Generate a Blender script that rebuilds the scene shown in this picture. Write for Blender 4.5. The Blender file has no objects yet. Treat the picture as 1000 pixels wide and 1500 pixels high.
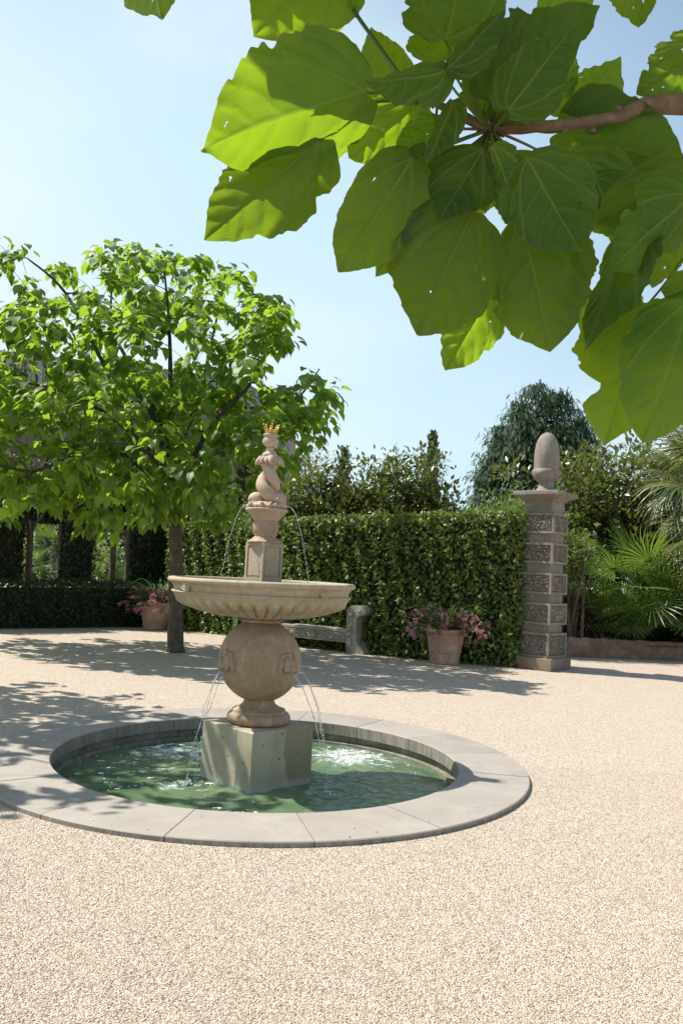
import bpy, math, random
import numpy as np
from mathutils import Vector, Matrix, noise as mnoise
R = math.radians
rng = np.random.default_rng(7)
random.seed(7)
scene = bpy.context.scene
col = scene.collection

# ------------------------------------------------------------------ camera
FPX, PITCH, ROLL, EYE = 1210.0, R(3.974), R(2.898), 1.6
cam_d = bpy.data.cameras.new('camera')
cam = bpy.data.objects.new('camera', cam_d); col.objects.link(cam)
fwd = Vector((0, math.cos(PITCH), math.sin(PITCH)))
up0 = Vector((0, -math.sin(PITCH), math.cos(PITCH)))
right0 = Vector((1, 0, 0))
cx_ = right0 * math.cos(ROLL) + up0 * math.sin(ROLL)
cy_ = -right0 * math.sin(ROLL) + up0 * math.cos(ROLL)
M = Matrix((cx_, cy_, -fwd)).transposed().to_4x4()
M.translation = (0, 0, EYE)
cam.matrix_world = M
cam_d.sensor_fit = 'VERTICAL'; cam_d.sensor_height = 24.0; cam_d.lens = 24.0 * FPX / 1500.0
cam_d.clip_start = 0.05; cam_d.clip_end = 2000
scene.camera = cam

def at(px, py, Y):
    """point of the place seen at (px, py) of the 1000x1500 photo at distance Y"""
    d = cx_ * ((px - 500) / FPX) + cy_ * (-(py - 750) / FPX) + fwd
    d = d * (Y / d.y)
    return Vector((d.x, d.y, d.z + EYE))

# ------------------------------------------------------------------ light
SUN_EL = R(54)
sh = Vector((-0.967, 0.256, 0)).normalized()
SUN = Vector((sh.x * math.cos(SUN_EL), sh.y * math.cos(SUN_EL), math.sin(SUN_EL)))
sd = bpy.data.lights.new('sun', 'SUN'); sd.energy = 4.9; sd.angle = R(0.53); sd.color = (1.0, 0.955, 0.88)
so = bpy.data.objects.new('sun', sd); col.objects.link(so)
so.rotation_euler = SUN.to_track_quat('Z', 'Y').to_euler(); so.location = (-20, 10, 30)
world = bpy.data.worlds.new('World'); scene.world = world; world.use_nodes = True
wn = world.node_tree; wn.nodes.clear()
wo = wn.nodes.new('ShaderNodeOutputWorld'); bg = wn.nodes.new('ShaderNodeBackground')
sky = wn.nodes.new('ShaderNodeTexSky'); sky.sky_type = 'NISHITA'; sky.sun_disc = False
sky.sun_elevation = SUN_EL; sky.sun_rotation = math.atan2(SUN.x, SUN.y)
sky.altitude = 50; sky.air_density = 1.0; sky.dust_density = 0.8; sky.ozone_density = 1.2
# summer haze thickening towards the horizon, with a thin uneven veil of high cloud in it
tc = wn.nodes.new('ShaderNodeTexCoord'); sxyz = wn.nodes.new('ShaderNodeSeparateXYZ'); wn.links.new(tc.outputs['Generated'], sxyz.inputs[0])
hz = wn.nodes.new('ShaderNodeMapRange'); hz.interpolation_type = 'SMOOTHSTEP'
for k_, v_ in enumerate((0.42, 0.92, 0.97, 0.0)): hz.inputs[k_ + 1].default_value = v_
wn.links.new(sxyz.outputs['Z'], hz.inputs[0])
mx = wn.nodes.new('ShaderNodeMix'); mx.data_type = 'RGBA'; mx.inputs['B'].default_value = (4.25, 5.65, 6.35, 1)
sdot = wn.nodes.new('ShaderNodeVectorMath'); sdot.operation = 'DOT_PRODUCT'; sdot.inputs[1].default_value = (-0.62, 0.78, 0)
wn.links.new(tc.outputs['Generated'], sdot.inputs[0])
sside = wn.nodes.new('ShaderNodeMapRange'); sside.interpolation_type = 'SMOOTHSTEP'
for k_, v_ in enumerate((0.25, 0.86, 0.30, 0.97)): sside.inputs[k_ + 1].default_value = v_
wn.links.new(sdot.outputs['Value'], sside.inputs[0])
hm_ = wn.nodes.new('ShaderNodeMath'); hm_.operation = 'MULTIPLY'; wn.links.new(hz.outputs[0], hm_.inputs[0]); wn.links.new(sside.outputs[0], hm_.inputs[1])
wn.links.new(hm_.outputs[0], mx.inputs['Factor']); wn.links.new(sky.outputs[0], mx.inputs['A'])
mp = wn.nodes.new('ShaderNodeMapping'); mp.inputs['Scale'].default_value = (1.2, 1.2, 3.4)
cn = wn.nodes.new('ShaderNodeTexNoise'); cn.inputs['Scale'].default_value = 1.5; cn.inputs['Detail'].default_value = 4; cn.inputs['Roughness'].default_value = 0.45
cr = wn.nodes.new('ShaderNodeMapRange'); cr.interpolation_type = 'SMOOTHSTEP'
for k_, v_ in enumerate((0.45, 0.75, 0.0, 0.5)): cr.inputs[k_ + 1].default_value = v_
mx2 = wn.nodes.new('ShaderNodeMix'); mx2.data_type = 'RGBA'; mx2.inputs['B'].default_value = (5.9, 6.4, 6.7, 1)
wn.links.new(tc.outputs['Generated'], mp.inputs[0]); wn.links.new(mp.outputs[0], cn.inputs['Vector'])
wn.links.new(cn.outputs['Fac'], cr.inputs[0]); wn.links.new(cr.outputs[0], mx2.inputs['Factor'])
wn.links.new(mx.outputs['Result'], mx2.inputs['A']); gl = wn.nodes.new('ShaderNodeVectorMath'); gl.operation = 'DOT_PRODUCT'; gl.inputs[1].default_value = (-0.75, 0.65, 0.1); wn.links.new(tc.outputs['Generated'], gl.inputs[0])
gr_ = wn.nodes.new('ShaderNodeMapRange'); gr_.interpolation_type = 'SMOOTHSTEP'
for k_, v_ in enumerate((0.76, 0.97, 0.0, 0.75)): gr_.inputs[k_ + 1].default_value = v_
wn.links.new(gl.outputs['Value'], gr_.inputs[0])
mx3 = wn.nodes.new('ShaderNodeMix'); mx3.data_type = 'RGBA'; mx3.inputs['B'].default_value = (5.9, 6.35, 6.6, 1)
wn.links.new(gr_.outputs[0], mx3.inputs['Factor']); wn.links.new(mx2.outputs['Result'], mx3.inputs['A']); wn.links.new(mx3.outputs['Result'], bg.inputs[0])
bg.inputs[1].default_value = 0.11
wn.links.new(bg.outputs[0], wo.inputs[0])
scene.view_settings.view_transform = 'Standard'; scene.view_settings.look = 'None'
scene.view_settings.exposure = 0.58; scene.view_settings.gamma = 1
scene.cycles.max_bounces = 8; scene.cycles.transparent_max_bounces = 8
scene.cycles.use_denoising = True

# ------------------------------------------------------------------ materials
def new_mat(name):
    m = bpy.data.materials.new(name); m.use_nodes = True
    nt = m.node_tree; nt.nodes.clear()
    out = nt.nodes.new('ShaderNodeOutputMaterial'); b = nt.nodes.new('ShaderNodeBsdfPrincipled')
    nt.links.new(b.outputs[0], out.inputs[0])
    return m, nt, b, out
def N(nt, kind, **kw):
    n = nt.nodes.new('ShaderNode' + kind)
    for k, v in kw.items():
        if k.startswith('i_'): n.inputs[k[2:].replace('_', ' ')].default_value = v
        else: setattr(n, k, v)
    return n
def ramp(nt, fac, stops, interp='LINEAR'):
    r = nt.nodes.new('ShaderNodeValToRGB'); e = r.color_ramp; e.interpolation = interp
    while len(e.elements) < len(stops): e.elements.new(0.5)
    for el, (p, c) in zip(e.elements, stops):
        el.position = p; el.color = (c[0], c[1], c[2], 1)
    nt.links.new(fac, r.inputs[0]); return r.outputs[0]
def mixc(nt, fac, a, b, mode='MIX'):
    m = nt.nodes.new('ShaderNodeMix'); m.data_type = 'RGBA'; m.blend_type = mode
    for sock, v in ((m.inputs['Factor'], fac), (m.inputs['A'], a), (m.inputs['B'], b)):
        if hasattr(v, 'links'): nt.links.new(v, sock)
        elif isinstance(v, (int, float)): sock.default_value = v
        else: sock.default_value = (v[0], v[1], v[2], 1)
    return m.outputs['Result']
def coords(nt, kind='Object', scale=(1, 1, 1)):
    t = nt.nodes.new('ShaderNodeTexCoord'); m = nt.nodes.new('ShaderNodeMapping'); m.inputs['Scale'].default_value = scale
    nt.links.new(t.outputs[kind], m.inputs[0]); return m.outputs[0]
def noise(nt, vec, scale, detail=5, rough=0.6, dist=0.0):
    n = N(nt, 'TexNoise'); n.inputs['Scale'].default_value = scale; n.inputs['Detail'].default_value = detail
    n.inputs['Roughness'].default_value = rough; n.inputs['Distortion'].default_value = dist
    nt.links.new(vec, n.inputs['Vector']); return n.outputs['Fac']
def rng_map(nt, v, a, b, c=0.0, d=1.0):
    m = N(nt, 'MapRange'); nt.links.new(v, m.inputs[0])
    for i, x in enumerate((a, b, c, d)): m.inputs[i + 1].default_value = x
    return m.outputs[0]
def bump(nt, b, h, strength, dist=0.01, prev=None):
    n = N(nt, 'Bump'); n.inputs['Strength'].default_value = strength; n.inputs['Distance'].default_value = dist
    nt.links.new(h, n.inputs['Height'])
    if prev: nt.links.new(prev, n.inputs['Normal'])
    nt.links.new(n.outputs[0], b.inputs['Normal']); return n.outputs[0]

def stone(name, c1, c2, c3, scale=4.0, rough=0.8, bstr=0.35, stain=None, fine=60, streak=False, wet=0.0):
    m, nt, b, o = new_mat(name)
    v = coords(nt)
    n1 = noise(nt, v, scale, 8, 0.65, 0.4); n2 = noise(nt, v, scale * 5, 6, 0.7); n3 = noise(nt, v, fine, 3, 0.7)
    c = ramp(nt, n1, [(0.34, c1), (0.5, c2), (0.64, c3)])
    c = mixc(nt, rng_map(nt, n2, 0.35, 0.75, 0, 0.55), c, tuple(x * 0.62 for x in c2), 'MIX')
    c = mixc(nt, rng_map(nt, n3, 0.55, 0.8, 0, 0.35), c, tuple(min(1, x * 1.5) for x in c3))
    if streak:
        vs = coords(nt, 'Object', (9, 9, 0.7)); n4 = noise(nt, vs, 2.5, 5, 0.6)
        c = mixc(nt, rng_map(nt, n4, 0.52, 0.72, 0, 0.6), c, streak)
    if stain:
        n5 = noise(nt, v, scale * 1.7, 9, 0.75, 1.2)
        c = mixc(nt, rng_map(nt, n5, 0.55, 0.68, 0, 0.7), c, stain)
    nt.links.new(c, b.inputs['Base Color'])
    b.inputs['Roughness'].default_value = rough
    p = bump(nt, b, n2, bstr, 0.01); bump(nt, b, n3, bstr, 0.003, p)
    return m

TAN = stone('warm_sandstone', (0.30, 0.185, 0.10), (0.345, 0.24, 0.15), (0.43, 0.345, 0.255), 3.4, 0.75, 0.25, stain=(0.40, 0.34, 0.275), streak=(0.46, 0.40, 0.32))
BOWL = stone('bowl_sandstone', (0.353, 0.277, 0.168), (0.420, 0.344, 0.235), (0.462, 0.395, 0.294), 3.0, 0.75, 0.25, stain=(0.302, 0.252, 0.160), streak=(0.27, 0.215, 0.13))
PALE = stone('pale_sandstone', (0.410, 0.312, 0.221), (0.459, 0.353, 0.254), (0.476, 0.394, 0.312), 6.0, 0.8, 0.3, stain=(0.328, 0.238, 0.164), streak=(0.32, 0.24, 0.165))
OAK = stone('weathered_timber', (0.186, 0.155, 0.121), (0.245, 0.212, 0.173), (0.305, 0.278, 0.241), 3.0, 0.85, 0.4, streak=(0.119, 0.093, 0.073))
OAKB = stone('brown_weathered_timber', (0.177, 0.122, 0.081), (0.229, 0.166, 0.114), (0.273, 0.214, 0.155), 3.0, 0.85, 0.4, streak=(0.148, 0.111, 0.081))
BENCHM = stone('grey_weathered_bench', (0.256, 0.226, 0.187), (0.360, 0.323, 0.270), (0.510, 0.466, 0.397), 3.5, 0.85, 0.4, streak=(0.180, 0.150, 0.127))
POTM = stone('terracotta', (0.324, 0.180, 0.117), (0.387, 0.243, 0.171), (0.468, 0.351, 0.279), 5.0, 0.9, 0.2, stain=(0.495, 0.414, 0.360))
EDGE = stone('brown_edging_stone', (0.13, 0.08, 0.055), (0.20, 0.13, 0.09), (0.30, 0.20, 0.15), 4.0, 0.9, 0.6)
BLD = stone('chapel_stone', (0.150, 0.130, 0.100), (0.190, 0.170, 0.135), (0.225, 0.200, 0.165), 0.6, 0.9, 0.3, fine=8)
BARK = stone('grey_brown_bark', (0.068, 0.050, 0.036), (0.109, 0.083, 0.060), (0.158, 0.124, 0.090), 7.0, 0.95, 0.9, streak=(0.045, 0.034, 0.026))
LIMB = stone('dark_branch_bark', (0.035, 0.028, 0.020), (0.055, 0.043, 0.031), (0.085, 0.068, 0.05), 9.0, 0.9, 0.6)
TWIG = stone('branch_bark', (0.128, 0.072, 0.045), (0.180, 0.108, 0.070), (0.247, 0.173, 0.119), 30.0, 0.7, 0.4, fine=200)

def concrete():
    m, nt, b, o = new_mat('plinth_concrete')
    v = coords(nt); n1 = noise(nt, v, 3, 8, 0.6, 0.3); n2 = noise(nt, v, 40, 4, 0.7)
    vs = coords(nt, 'Object', (14, 14, 0.9)); n4 = noise(nt, vs, 1.5, 4, 0.6)
    c = ramp(nt, n1, [(0.3, (0.345, 0.30, 0.20)), (0.55, (0.42, 0.375, 0.27)), (0.75, (0.47, 0.425, 0.325))])
    c = mixc(nt, rng_map(nt, n4, 0.5, 0.7, 0, 0.5), c, (0.34, 0.27, 0.14))
    n6 = noise(nt, coords(nt, 'Object', (5, 5, 2.5)), 1.0, 4, 0.5)
    sp = N(nt, 'SeparateXYZ'); nt.links.new(v, sp.inputs[0]); ad = N(nt, 'Math', operation='MULTIPLY_ADD'); nt.links.new(n6, ad.inputs[0]); ad.inputs[1].default_value = 0.22; nt.links.new(sp.outputs[0], ad.inputs[2])
    wet = rng_map(nt, ad.outputs[0], 0.355, 0.365, 0, 0.6)
    c = mixc(nt, wet, c, (0.20, 0.165, 0.09))
    lime = rng_map(nt, sp.outputs[2], -0.155, -0.105, 0.75, 0); lm = N(nt, 'Math', operation='MULTIPLY'); nt.links.new(lime, lm.inputs[0]); nt.links.new(rng_map(nt, n6, 0.3, 0.6, 0.4, 1), lm.inputs[1])
    c = mixc(nt, lm.outputs[0], c, (0.50, 0.50, 0.45))
    vo = N(nt, 'TexVoronoi'); vo.inputs['Scale'].default_value = 9.0; vo.inputs['Randomness'].default_value = 1.0; nt.links.new(v, vo.inputs['Vector'])
    pit = rng_map(nt, vo.outputs['Distance'], 0.055, 0.085, 1, 0)
    c = mixc(nt, pit, c, (0.03, 0.028, 0.02))
    nt.links.new(c, b.inputs['Base Color'])
    nt.links.new(rng_map(nt, wet, 0, 0.5, 0.8, 0.4), b.inputs['Roughness'])
    p = bump(nt, b, n2, 0.2, 0.004)
    bump(nt, b, rng_map(nt, vo.outputs['Distance'], 0.05, 0.09, 0, 1), 0.6, 0.01, p)
    return m
CONC = concrete()

def coping():
    m, nt, b, o = new_mat('coping_stone')
    v = coords(nt, 'Object'); oi = N(nt, 'ObjectInfo')
    n1 = noise(nt, v, 2.2, 7, 0.6, 0.3); n2 = noise(nt, v, 45, 5, 0.7); n3 = noise(nt, v, 9, 5, 0.7, 0.8)
    c = ramp(nt, n1, [(0.3, (0.285, 0.25, 0.21)), (0.55, (0.335, 0.298, 0.253)), (0.75, (0.38, 0.342, 0.295))])
    c = mixc(nt, rng_map(nt, n3, 0.58, 0.72, 0, 0.3), c, (0.34, 0.30, 0.23))
    c = mixc(nt, rng_map(nt, n2, 0.62, 0.8, 0, 0.4), c, (0.28, 0.25, 0.20))
    sz = N(nt, 'SeparateXYZ'); nt.links.new(v, sz.inputs[0])                # algae and lime on the upright faces, splash marks on top
    ns = noise(nt, coords(nt, 'Object', (11, 11, 2)), 2.0, 5, 0.7); face = rng_map(nt, sz.outputs[2], 0.020, 0.030, 1, 0)
    al = N(nt, 'Math', operation='MULTIPLY'); nt.links.new(face, al.inputs[0]); nt.links.new(rng_map(nt, ns, 0.40, 0.60, 0.12, 0.6), al.inputs[1])
    c = mixc(nt, al.outputs[0], c, (0.085, 0.08, 0.055))
    nw = noise(nt, v, 1.6, 8, 0.7, 1.0); c = mixc(nt, rng_map(nt, nw, 0.56, 0.66, 0, 0.35), c, (0.24, 0.215, 0.175))
    nd = noise(nt, v, 75, 2, 0.5); c = mixc(nt, rng_map(nt, nd, 0.70, 0.74, 0, 0.7), c, (0.12, 0.105, 0.08))
    tone = N(nt, 'HueSaturation'); nt.links.new(c, tone.inputs['Color'])
    nt.links.new(rng_map(nt, oi.outputs['Random'], 0, 1, 0.92, 1.06), tone.inputs['Value'])
    nt.links.new(tone.outputs[0], b.inputs['Base Color']); b.inputs['Roughness'].default_value = 0.72
    bump(nt, b, n2, 0.15, 0.004)
    return m
COPING = coping()
POOLWALL = stone('pool_wall_render', (0.13, 0.12, 0.085), (0.21, 0.20, 0.15), (0.34, 0.33, 0.27), 4.0, 0.8, 0.4, streak=(0.06, 0.055, 0.04))

PEB = [(0.0, (0.113, 0.094, 0.080)), (0.06, (0.235, 0.188, 0.146)), (0.18, (0.404, 0.315, 0.235)), (0.45, (0.517, 0.418, 0.315)), (0.7, (0.602, 0.508, 0.399)), (0.92, (0.714, 0.649, 0.545)), (1.0, (0.470, 0.329, 0.244))]
def gravel():
    m, nt, b, o = new_mat('pale_gravel')
    v = coords(nt, 'Object')
    wob = N(nt, 'TexNoise'); wob.inputs['Scale'].default_value = 95; nt.links.new(v, wob.inputs['Vector'])
    vv = N(nt, 'VectorMath', operation='MULTIPLY_ADD'); nt.links.new(wob.outputs['Color'], vv.inputs[0]); vv.inputs[1].default_value = (0.008,) * 3; nt.links.new(v, vv.inputs[2])
    vo = N(nt, 'TexVoronoi'); vo.inputs['Scale'].default_value = 115; nt.links.new(vv.outputs[0], vo.inputs['Vector'])
    sep = N(nt, 'SeparateColor'); nt.links.new(vo.outputs['Color'], sep.inputs[0])
    c = ramp(nt, sep.outputs[0], PEB)
    big = noise(nt, v, 0.5, 6, 0.6, 0.3); mid = noise(nt, v, 4.0, 5, 0.65)
    c = mixc(nt, rng_map(nt, big, 0.38, 0.66, 0, 0.34), c, (0.50, 0.40, 0.30))
    c = mixc(nt, rng_map(nt, mid, 0.52, 0.75, 0, 0.25), c, (0.40, 0.315, 0.24))
    nt.links.new(c, b.inputs['Base Color']); b.inputs['Roughness'].default_value = 0.75
    inv = rng_map(nt, vo.outputs['Distance'], 0.0, 0.75, 1, 0)
    p = bump(nt, b, inv, 0.9, 0.008)
    p = bump(nt, b, sep.outputs[1], 0.3, 0.008, p)
    bump(nt, b, mid, 0.25, 0.05, p)
    return m
GRAVEL = gravel()
def pebbles():
    m, nt, b, o = new_mat('loose_pebbles'); g = N(nt, 'NewGeometry')
    c = ramp(nt, g.outputs['Random Per Island'], [(p_, tuple(min(0.85, q_ * k_) for q_, k_ in zip(c_, (1.17, 1.165, 1.19)))) for p_, c_ in PEB]); nt.links.new(c, b.inputs['Base Color']); b.inputs['Roughness'].default_value = 0.7
    return m
PEBBLES = pebbles()

def soil():
    m, nt, b, o = new_mat('dark_soil')
    v = coords(nt); n = noise(nt, v, 8, 8, 0.7)
    nt.links.new(ramp(nt, n, [(0.3, (0.03, 0.02, 0.013)), (0.7, (0.10, 0.065, 0.045))]), b.inputs['Base Color'])
    b.inputs['Roughness'].default_value = 0.95; bump(nt, b, n, 0.8, 0.05); return m
SOIL = soil()

def leafmat(name, stops, trans, tfac=0.4, rough=0.4, spec=0.5, back=None, attr=None, mottled=0.0):
    m, nt, b, o = new_mat(name)
    g = N(nt, 'NewGeometry')
    c = ramp(nt, g.outputs['Random Per Island'], stops)
    tcol = ramp(nt, g.outputs['Random Per Island'], [(0.0, tuple(x * 0.75 for x in trans)), (0.5, trans), (1.0, tuple(min(1, x * 1.15) for x in trans))])
    if back: c = mixc(nt, g.outputs['Backfacing'], c, back)
    if attr:
        a = N(nt, 'Attribute', attribute_name=attr); sx = N(nt, 'SeparateColor'); nt.links.new(a.outputs['Color'], sx.inputs[0])
        v = coords(nt); n = noise(nt, v, 60, 6, 0.7); nb = noise(nt, v, 12, 4, 0.6)
        c = mixc(nt, rng_map(nt, n, 0.4, 0.7, 0, 0.35), c, tuple(x * 0.7 for x in stops[0][1]))
        tcol = mixc(nt, rng_map(nt, nb, 0.35, 0.7, 0, 0.4), tcol, (trans[0] * 0.7, trans[1] * 0.72, trans[2] * 0.6))
        tcol = mixc(nt, rng_map(nt, n, 0.45, 0.75, 0, 0.3), tcol, (trans[0] * 1.15, trans[1] * 1.0, trans[2]))
        vv_ = N(nt, 'TexVoronoi'); vv_.feature = 'DISTANCE_TO_EDGE'; vv_.inputs['Scale'].default_value = 130; nt.links.new(v, vv_.inputs['Vector'])
        net = rng_map(nt, vv_.outputs['Distance'], 0.0, 0.10, 0.35, 0)
        c = mixc(nt, net, c, (0.10, 0.16, 0.035)); tcol = mixc(nt, net, tcol, (trans[0] * 0.7, trans[1] * 0.7, trans[2]))
        spots = rng_map(nt, noise(nt, v, 140, 2, 0.5), 0.74, 0.78)
        c = mixc(nt, spots, c, (0.20, 0.11, 0.04)); tcol = mixc(nt, spots, tcol, (0.25, 0.12, 0.02))
        c = mixc(nt, sx.outputs[0], c, (0.17, 0.21, 0.045)); tcol = mixc(nt, sx.outputs[0], tcol, (trans[0] * 0.62, trans[1] * 0.62, trans[2]))
        c = mixc(nt, sx.outputs[1], c, (0.24, 0.17, 0.05)); tcol = mixc(nt, sx.outputs[1], tcol, (0.5, 0.36, 0.04))
        oi = N(nt, 'ObjectInfo')
        def vary(col_, lo, hi):
            h_ = N(nt, 'HueSaturation'); nt.links.new(col_, h_.inputs['Color']); nt.links.new(rng_map(nt, oi.outputs['Random'], 0, 1, lo, hi), h_.inputs['Value']); return h_.outputs[0]
        c = vary(c, 0.75, 1.35); tcol = vary(tcol, 0.72, 1.18)
        hgt = sx.outputs[2]
        p = bump(nt, b, hgt, 0.35, 0.006); bump(nt, b, n, 0.2, 0.002, p)
    nt.links.new(c, b.inputs['Base Color']); b.inputs['Roughness'].default_value = rough
    b.inputs['Specular IOR Level'].default_value = spec
    t = N(nt, 'BsdfTranslucent'); nt.links.new(tcol, t.inputs[0])
    mxs = N(nt, 'MixShader'); mxs.inputs[0].default_value = tfac
    nt.links.new(b.outputs[0], mxs.inputs[1]); nt.links.new(t.outputs[0], mxs.inputs[2]); nt.links.new(mxs.outputs[0], o.inputs[0])
    return m
CATALPA = leafmat('catalpa_leaf', [(0, (0.035, 0.085, 0.012)), (0.5, (0.075, 0.14, 0.02)), (0.97, (0.15, 0.22, 0.04)), (1, (0.22, 0.19, 0.05))], (0.40, 0.62, 0.04), 0.45, 0.5, 0.4)
NEARLEAF = leafmat('near_catalpa_leaf', [(0, (0.018, 0.056, 0.008)), (1, (0.028, 0.076, 0.010))], (0.43, 0.66, 0.018), 0.38, 0.5, 0.35, attr='vein')
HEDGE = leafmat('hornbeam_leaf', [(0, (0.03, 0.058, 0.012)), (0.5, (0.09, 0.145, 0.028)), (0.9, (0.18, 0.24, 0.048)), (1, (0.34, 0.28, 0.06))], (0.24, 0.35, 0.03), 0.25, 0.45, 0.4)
HEDGED = leafmat('shade_toned_leaf', [(0, (0.011, 0.023, 0.006)), (1, (0.03, 0.052, 0.012))], (0.08, 0.13, 0.015), 0.2, 0.45)  # darkened hedge leaf: the shade on the left hedges is put into its colour
MAGNOLIA = leafmat('magnolia_leaf', [(0, (0.03, 0.06, 0.014)), (0.7, (0.075, 0.11, 0.025)), (1, (0.20, 0.19, 0.045))], (0.24, 0.32, 0.035), 0.2, 0.36, 0.55, back=(0.16, 0.13, 0.045))
CONIFER = leafmat('conifer_spray', [(0, (0.018, 0.044, 0.020)), (0.6, (0.038, 0.076, 0.037)), (1, (0.09, 0.135, 0.07))], (0.08, 0.15, 0.06), 0.18, 0.7, 0.25)
PALM = leafmat('palm_leaflet', [(0, (0.045, 0.10, 0.018)), (0.7, (0.085, 0.165, 0.03)), (1, (0.16, 0.22, 0.06))], (0.32, 0.48, 0.05), 0.25, 0.35, 0.55)
PALMG = leafmat('silvery_palm_leaflet', [(0, (0.07, 0.11, 0.05)), (0.7, (0.14, 0.19, 0.085)), (0.9, (0.24, 0.25, 0.10)), (1, (0.38, 0.28, 0.07))], (0.30, 0.36, 0.08), 0.25, 0.35, 0.6)
PALEGREEN = leafmat('pale_shrub_leaf', [(0, (0.06, 0.11, 0.025)), (1, (0.14, 0.20, 0.05))], (0.30, 0.42, 0.06), 0.3, 0.5)
FEATHER = leafmat('feathery_shrub_leaf', [(0, (0.09, 0.15, 0.03)), (1, (0.19, 0.26, 0.07))], (0.35, 0.48, 0.07), 0.3, 0.5)
PURPLE = leafmat('purple_shrub_leaf', [(0, (0.035, 0.022, 0.022)), (0.7, (0.07, 0.04, 0.04)), (1, (0.15, 0.10, 0.085))], (0.10, 0.05, 0.04), 0.15, 0.4)
GREYLEAF = leafmat('grey_leaf', [(0, (0.13, 0.16, 0.12)), (1, (0.22, 0.25, 0.20))], (0.2, 0.25, 0.12), 0.3, 0.6)
STRAP = leafmat('strap_leaf', [(0, (0.05, 0.11, 0.035)), (1, (0.12, 0.19, 0.08))], (0.2, 0.34, 0.06), 0.25, 0.4)
PINK = leafmat('pink_petal', [(0, (0.55, 0.13, 0.27)), (0.6, (0.68, 0.25, 0.40)), (1, (0.80, 0.45, 0.55))], (0.7, 0.3, 0.42), 0.3, 0.6)
def plain(name, c, rough=0.6, metal=0.0):
    m, nt, b, o = new_mat(name); v = coords(nt); n = noise(nt, v, 12, 5, 0.6)
    nt.links.new(mixc(nt, rng_map(nt, n, 0.3, 0.7, 0, 0.5), c, tuple(x * 0.65 for x in c)), b.inputs['Base Color'])
    b.inputs['Roughness'].default_value = rough; b.inputs['Metallic'].default_value = metal
    bump(nt, b, n, 0.2, 0.01); return m
GOLD = plain('gilt', (0.60, 0.39, 0.10), 0.42, 0.6)
CORE = plain('near_black_fill', (0.018, 0.02, 0.01), 0.95)  # near-black fill; inside the hedges its colour holds their inner shade
SLATE = plain('grey_roof_slate', (0.034, 0.036, 0.044), 0.85)
LAWN = plain('lawn', (0.10, 0.17, 0.035), 0.9)
IRON = plain('spout_bronze', (0.16, 0.15, 0.12), 0.5, 0.5)

def water(name, deep, light, impacts):
    m, nt, b, o = new_mat(name)
    v = coords(nt); n = noise(nt, v, 1.3, 3, 0.5)
    c = ramp(nt, n, [(0.35, deep), (0.65, light)])
    nt.links.new(c, b.inputs['Base Color']); b.inputs['Roughness'].default_value = 0.04; b.inputs['IOR'].default_value = 1.333
    b.inputs['Specular IOR Level'].default_value = 0.5
    # foam floating round the places where the jets land
    mask = None
    for (x, y, r, k) in impacts:
        d = N(nt, 'VectorMath', operation='DISTANCE'); nt.links.new(v, d.inputs[0]); d.inputs[1].default_value = (x, y, 0)
        f = rng_map(nt, d.outputs['Value'], r * 0.15, r, k, 0)
        if mask is None: mask = f
        else:
            mm = N(nt, 'Math', operation='MAXIMUM'); nt.links.new(mask, mm.inputs[0]); nt.links.new(f, mm.inputs[1]); mask = mm.outputs[0]
    if mask is not None:
        n1 = noise(nt, coords(nt, 'Object', (1, 1.5, 1)), 5, 8, 0.72, 1.6)
        ad = N(nt, 'Math', operation='ADD'); nt.links.new(n1, ad.inputs[0]); nt.links.new(mask, ad.inputs[1])
        foam = rng_map(nt, ad.outputs[0], 0.78, 0.93, 0, 0.9)
        n2 = noise(nt, v, 38, 3, 0.6)
        fb = N(nt, 'Math', operation='MULTIPLY'); nt.links.new(foam, fb.inputs[0]); nt.links.new(rng_map(nt, n2, 0.35, 0.6, 0.1, 1), fb.inputs[1])
        w = N(nt, 'BsdfDiffuse'); w.inputs[0].default_value = (0.78, 0.82, 0.80, 1)
        ms = N(nt, 'MixShader'); nt.links.new(fb.outputs[0], ms.inputs[0]); nt.links.new(b.outputs[0], ms.inputs[1]); nt.links.new(w.outputs[0], ms.inputs[2])
        nt.links.new(ms.outputs[0], o.inputs[0])
    nb = noise(nt, coords(nt, 'Object', (1, 1.6, 1)), 16, 4, 0.6, 0.5)
    bump(nt, b, nb, 0.22, 0.02)
    return m
def jetmat():
    m, nt, b, o = new_mat('falling_water')
    b.inputs['Base Color'].default_value = (0.9, 0.95, 0.97, 1); b.inputs['Roughness'].default_value = 0.05
    b.inputs['IOR'].default_value = 1.333; b.inputs['Transmission Weight'].default_value = 0.75
    return m
JET = jetmat()
def foammat():
    m, nt, b, o = new_mat('foam'); v = coords(nt); n = noise(nt, v, 120, 3, 0.6)
    nt.links.new(ramp(nt, n, [(0.3, (0.62, 0.66, 0.63)), (0.7, (0.85, 0.88, 0.86))]), b.inputs['Base Color']); b.inputs['Roughness'].default_value = 0.4
    bump(nt, b, n, 0.6, 0.004); return m
FOAM = foammat()

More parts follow.
